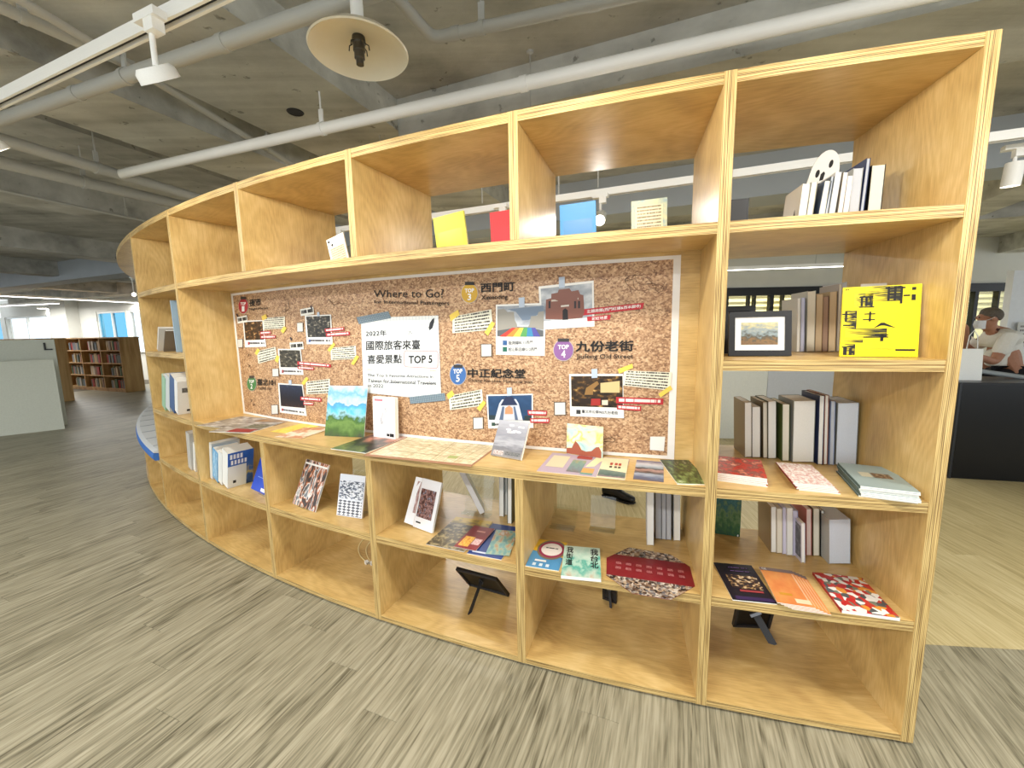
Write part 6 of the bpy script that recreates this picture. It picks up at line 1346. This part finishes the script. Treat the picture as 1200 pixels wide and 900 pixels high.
# black counter with a grey rail, at the right edge
a, b = atz(1113, 560, 0), atz(1200, 565, 0); d = (b-a).normalized(); n_ = Vector((-d.y, d.x, 0)); zc = aty(1125, 448, a.y).z
ct = thing('reception_counter', 'glossy black counter at the right picture edge', 'counter', a)
g = G(); g.box(a, d*2.2, n_*0.5, ZA*(zc-0.02)); g.build('cabinet', flat((10, 10, 11), 0.25), ct, bevel=0.004)
g = G(); g.box(a - d*0.01 - n_*0.01 + ZA*(zc-0.02), d*2.22, n_*0.52, ZA*0.02); g.build('top_edge', flat((24, 24, 26), 0.3), ct)
g = G(); g.tube([a - d*0.012 - n_*0.006, a - d*0.012 - n_*0.006 + ZA*zc], 0.012, 10); g.build('corner_trim', flat((60, 62, 66), 0.3, metal=0.6), ct)
g = G(); r0, r1 = aty(1124, 431.5, a.y+0.35), aty(1215, 444.5, a.y+0.1); g.tube([r0, r1 + (r1-r0)*1.2], 0.022, 12); g.tube([Vector((r1.x, r1.y, zc)), r1], 0.012, 8); g.tube([Vector((r0.x+0.02, r0.y, zc-0.01)), r0 + Vector((0.02, 0, 0))], 0.012, 8)
g.build('grey_rail', flat((150, 156, 158), 0.4), ct, smooth=True)['kind'] = 'stuff'
# notice on the white panel wall
q0 = aty(1190, 402, 5.36); nt = thing('notice_sheet', 'small printed notice on the white panel behind the seated person', 'notice', q0)
S = Sheet(q0 + Vector((0, 0, -0.05)), Vector((0.28, 0.014, 0)), ZA*0.32); g = G(); g.box(S.o, S.U, S.V, Vector((0, 0.002, 0))); g.build('paper', flat((206, 206, 200), 0.6), nt); patch(S, rect(0.08, 0.1, 0.92, 0.9), 0.001).build('print', lines_mat(paper=(206, 206, 200), ink=(110, 100, 96), rows=5), nt)
# ------------------------------------------------------------------ seated person behind the counter
def skin(name, J, E_, mat, parent, root=0, sub=1):
    """J: {key: (point, radius or (rx, ry))}"""
    ks = list(J); me = bpy.data.meshes.new(name); o0 = parent_loc(parent)
    me.from_pydata([tuple(Vector(J[k][0]) - o0) for k in ks], [(ks.index(a), ks.index(b)) for a, b in E_], [])
    o = bpy.data.objects.new(name, me); COL.objects.link(o); o.parent = parent; me.materials.append(mat)
    o.modifiers.new('skin', 'SKIN'); sv = me.skin_vertices[0].data if me.skin_vertices else None
    if sv is None:
        bm = bmesh.new(); bm.from_mesh(me); bm.verts.layers.skin.verify(); bm.to_mesh(me); bm.free(); sv = me.skin_vertices[0].data
    for i, k in enumerate(ks): r = J[k][1]; sv[i].radius = (r, r) if not isinstance(r, tuple) else r; sv[i].use_root = (i == root)
    s = o.modifiers.new('subdivision', 'SUBSURF'); s.levels = sub+1; s.render_levels = sub+1
    return o
YP = 4.35
def pp3(u, v, dy=0.0): return aty(u, v, YP+dy)
SKINM, SHIRT, TROUS, HAIR, MASK = noise_mat('skin_tone', [(160, 112, 88), (184, 134, 106)], 30, 3, 0.6), noise_mat('cream_shirt', [(220, 216, 204), (236, 233, 224)], 60, 3, 0.9), flat((18, 18, 22), 0.8), noise_mat('dark_brown_hair', [(70, 62, 54), (112, 102, 90)], 60, 4, 0.7), flat((226, 230, 236), 0.7)
hd = pp3(1158, 373); pel = pp3(1176, 442); per = thing('person', 'seated person in a cream shirt and white face mask behind the black counter', 'person', (pel.x, pel.y, 0))
fx = Vector((-0.88, 0.47, 0)).normalized(); sx = Vector((-0.47, -0.88, 0)).normalized()   # facing direction, towards the camera side
J = {'pel': (pel, (0.15, 0.12)), 'waist': (pp3(1176, 424), (0.145, 0.11)), 'chest': (pp3(1174, 404), (0.155, 0.12)), 'upch': (pp3(1171, 393), (0.11, 0.09)), 'neck': (pp3(1165, 386), 0.052), 'head0': (hd + ZA*-0.045 + fx*0.01, (0.07, 0.075)), 'head1': (hd + ZA*0.02 - fx*0.005, (0.085, 0.09)), 'head2': (hd + ZA*0.075 - fx*0.01, (0.06, 0.065)), 'nose': (hd + fx*0.085 - ZA*0.012, 0.016), 'chin': (hd + fx*0.055 - ZA*0.09, 0.03)}
E_ = [('pel','waist'),('waist','chest'),('chest','upch'),('upch','neck'),('neck','head0'),('head0','head1'),('head1','head2'),('head1','nose'),('head0','chin')]
for s, nm in ((1, 'n'), (-1, 'f')):
    shd = J['upch'][0] + sx*0.17*s - ZA*0.02; el = shd + fx*(0.10 if s > 0 else 0.17) - ZA*(0.25 if s > 0 else 0.16) + sx*0.05*s
    wr_ = (pp3(1147, 418, -0.2) if s > 0 else hd + fx*0.15 - ZA*0.09 - sx*0.03)
    J['sh'+nm] = (shd, 0.065); J['el'+nm] = (el, 0.045); J['wr'+nm] = (wr_, 0.03); hb = wr_ + (fx*0.07 + ZA*(-0.01 if s > 0 else 0.05)); J['pa'+nm] = (hb, (0.036, 0.018))
    E_ += [('upch','sh'+nm),('sh'+nm,'el'+nm),('el'+nm,'wr'+nm),('wr'+nm,'pa'+nm)]
    dirf = (fx + ZA*(-0.2 if s > 0 else 0.9)).normalized(); sd_ = sx*s
    for i, (off, ln) in enumerate(((-0.024, 0.055), (-0.009, 0.066), (0.008, 0.07), (0.024, 0.06))):
        k0, k1 = 'f%d%s' % (i, nm), 'g%d%s' % (i, nm); J[k0] = (hb + sx*off + dirf*ln*0.6, 0.009); J[k1] = (hb + sx*off + dirf*ln - ZA*0.012*s, 0.008); E_ += [('pa'+nm, k0), (k0, k1)]
    J['t'+nm] = (hb - dirf*0.02 + sx*0.04*-s, 0.011); J['u'+nm] = (hb + dirf*0.02 + sx*0.055*-s, 0.009); E_ += [('pa'+nm,'t'+nm), ('t'+nm,'u'+nm)]
    hip = pel + sx*0.09*s; kn = hip + fx*0.42 - ZA*0.02 + sx*0.04*s; an = kn - ZA*0.46 - fx*0.08; ft = an + fx*0.16 - ZA*0.05
    J['hip'+nm] = (hip, 0.095); J['kn'+nm] = (kn, 0.065); J['an'+nm] = (an, 0.042); J['ft'+nm] = (ft, 0.035); E_ += [('pel','hip'+nm),('hip'+nm,'kn'+nm),('kn'+nm,'an'+nm),('an'+nm,'ft'+nm)]
skin('body', J, E_, SKINM, per)
JS = {k: (J[k][0], tuple(x+0.016 for x in (J[k][1] if isinstance(J[k][1], tuple) else (J[k][1],)*2))) for k in ('waist', 'chest', 'upch', 'shn', 'shf', 'eln', 'elf')}
JS['col'] = (J['upch'][0].lerp(J['neck'][0], 0.75), (0.075, 0.075)); JS['w2'] = (J['waist'][0] - ZA*0.06, (0.165, 0.13)); JS['eln'] = (J['shn'][0].lerp(J['eln'][0], 0.75), 0.066); JS['elf'] = (J['shf'][0].lerp(J['elf'][0], 0.75), 0.066)
skin('shirt', JS, [('w2','waist'),('waist','chest'),('chest','upch'),('upch','col'),('upch','shn'),('shn','eln'),('upch','shf'),('shf','elf')], SHIRT, per, list(JS).index('w2'))
JT = {k: (J[k][0], tuple(x+0.014 for x in (J[k][1] if isinstance(J[k][1], tuple) else (J[k][1],)*2))) for k in ('pel', 'hipn', 'knn', 'ann', 'hipf', 'knf', 'anf')}
skin('trousers', JT, [('pel','hipn'),('hipn','knn'),('knn','ann'),('pel','hipf'),('hipf','knf'),('knf','anf')], TROUS, per)
# hair cap, ear, mask, eye
g = G(); n1, n2 = 16, 9
for i in range(n2):
    for k in range(n1):
        def hp(i, k): th = math.pi*(0.60 - 0.12*math.cos(2*math.pi*k/n1))*i/n2; ph = 2*math.pi*k/n1; v = Vector((math.sin(th)*math.cos(ph), math.sin(th)*math.sin(ph), math.cos(th))); sc = 1.0 - 0.25*max(0, v.x)*(1-v.z); return hd + ZA*0.03 - fx*0.012 + fx*v.x*0.098*sc + sx*v.y*0.092 + ZA*v.z*0.085
        g.poly([hp(i+1, k), hp(i+1, k+1), hp(i, k+1), hp(i, k)])
g.build('hair', HAIR, per, smooth=True)
g = G(); P = lambda a, z, o=0.0: hd + fx*(0.084+o)*math.cos(a) + sx*(0.084+o)*math.sin(a) + ZA*z
for k in range(8):
    a0, a1 = -1.1+2.2*k/8, -1.1+2.2*(k+1)/8; b = lambda a: 0.02*math.cos(a*1.3)
    g.poly([P(a0,-0.11,b(a0)*0.3), P(a1,-0.11,b(a1)*0.3), P(a1,-0.065,b(a1)), P(a0,-0.065,b(a0))]); g.poly([P(a0,-0.065,b(a0)), P(a1,-0.065,b(a1)), P(a1,-0.022,b(a1)*0.6), P(a0,-0.022,b(a0)*0.6)])
mk = g.build('face_mask', MASK, per, smooth=True)
g = G(); g.tube([P(1.1, -0.02), hd + sx*0.093 + fx*0.02 - ZA*0.01, hd + sx*0.096 - fx*0.012 + ZA*0.01], 0.002, 6); g.build('ear_loop', MASK, mk)
for s in (1, -1):
    g = G(); g.lathe([(0.0, 0.012), (0.016, 0.008), (0.024, 0.0), (0.02, -0.006), (0.0, -0.008)], hd + sx*0.09*s - fx*0.012 - ZA*0.01, 12, fx, ZA, sx*s); g.build('ear', SKINM, per, smooth=True)
    g = G(); g.lathe([(0.0, 0.006), (0.008, 0.004), (0.011, 0.0)], hd + fx*0.08 + sx*0.033*s + ZA*0.012, 10, sx, ZA, fx); g.build('eye', flat((30, 24, 20), 0.3), per, smooth=True)
g = G(); g.tube([J['upch'][0] + fx*0.1 + ZA*0.06, J['neck'][0] + sx*0.06 + ZA*0.0, J['neck'][0] - fx*0.06 - ZA*0.005], 0.014, 8); g.build('collar', flat((70, 40, 36), 0.8), per, smooth=True)
ph_ = J['paf'][0] + fx*0.03 + ZA*0.02; phn = thing('mobile_phone', 'black phone held up in front of the masked face', 'phone', ph_)
g = G(); g.cbox(ph_, 0.006, 0.036, 0.07, fx, sx, ZA); g.build('case', BLACK, phn, bevel=0.004); g = G(); g.cbox(ph_ - fx*0.0065, 0.0006, 0.032, 0.064, fx, sx, ZA); g.build('screen', flat((30, 32, 36), 0.1), phn)
# stool and paper bag
st = thing('bar_stool', 'dark stool under the seated person', 'stool', (pel.x, pel.y, 0)); zs = pel.z - 0.15
g = G(); g.lathe([(0.0, 0.0), (0.17, 0.0), (0.18, -0.015), (0.17, -0.04), (0.0, -0.04)], (pel.x, pel.y, zs), 28); g.build('seat', DARK, st, smooth=True)
g = G(); g.tube([(pel.x, pel.y, 0.03), (pel.x, pel.y, zs-0.04)], 0.03, 14); g.build('column', flat((130, 132, 134), 0.3, metal=0.8), st, smooth=True)
g = G(); g.lathe([(0.0, 0.03), (0.19, 0.012), (0.2, 0.0), (0.0, 0.0)], (pel.x, pel.y, 0.001), 28); g.build('base', flat((130, 132, 134), 0.3, metal=0.8), st, smooth=True)
bp = aty(1132, 440, a.y+0.15); bg_ = thing('paper_bag', 'white paper bag standing on the black counter beside the shelf end', 'bag', (bp.x, bp.y, zc)); hB = aty(1132, 409, bp.y).z - zc
g = G(); w_, dd = 0.085, 0.05; X, Y = d, n_
c0 = Vector((bp.x, bp.y, zc+0.001)); B_ = [c0 + X*x*w_ + Y*y*dd for x, y in ((-1,-1),(1,-1),(1,1),(-1,1))]; Tp = [c0 + X*x*w_ + Y*y*dd*0.55 + ZA*hB for x, y in ((-1,-1),(1,-1),(1,1),(-1,1))]
for i in range(4): j = (i+1) % 4; g.poly([B_[i], B_[j], Tp[j], Tp[i]]); g.poly([B_[j] , B_[i], Tp[i], Tp[j]][::1]) if False else None
g.poly(B_[::-1]); g.build('bag_body', flat((236, 238, 236), 0.6), bg_)
g = G(); g.tube([c0 - X*0.04 - Y*0.028 + ZA*hB, c0 - X*0.03 - Y*0.028 + ZA*(hB+0.12), c0 + X*0.0 - Y*0.028 + ZA*(hB+0.17), c0 + X*0.03 - Y*0.028 + ZA*(hB+0.12), c0 + X*0.04 - Y*0.028 + ZA*hB], 0.004, 6); g.build('handle', flat((226, 228, 226), 0.6), bg_, smooth=True)
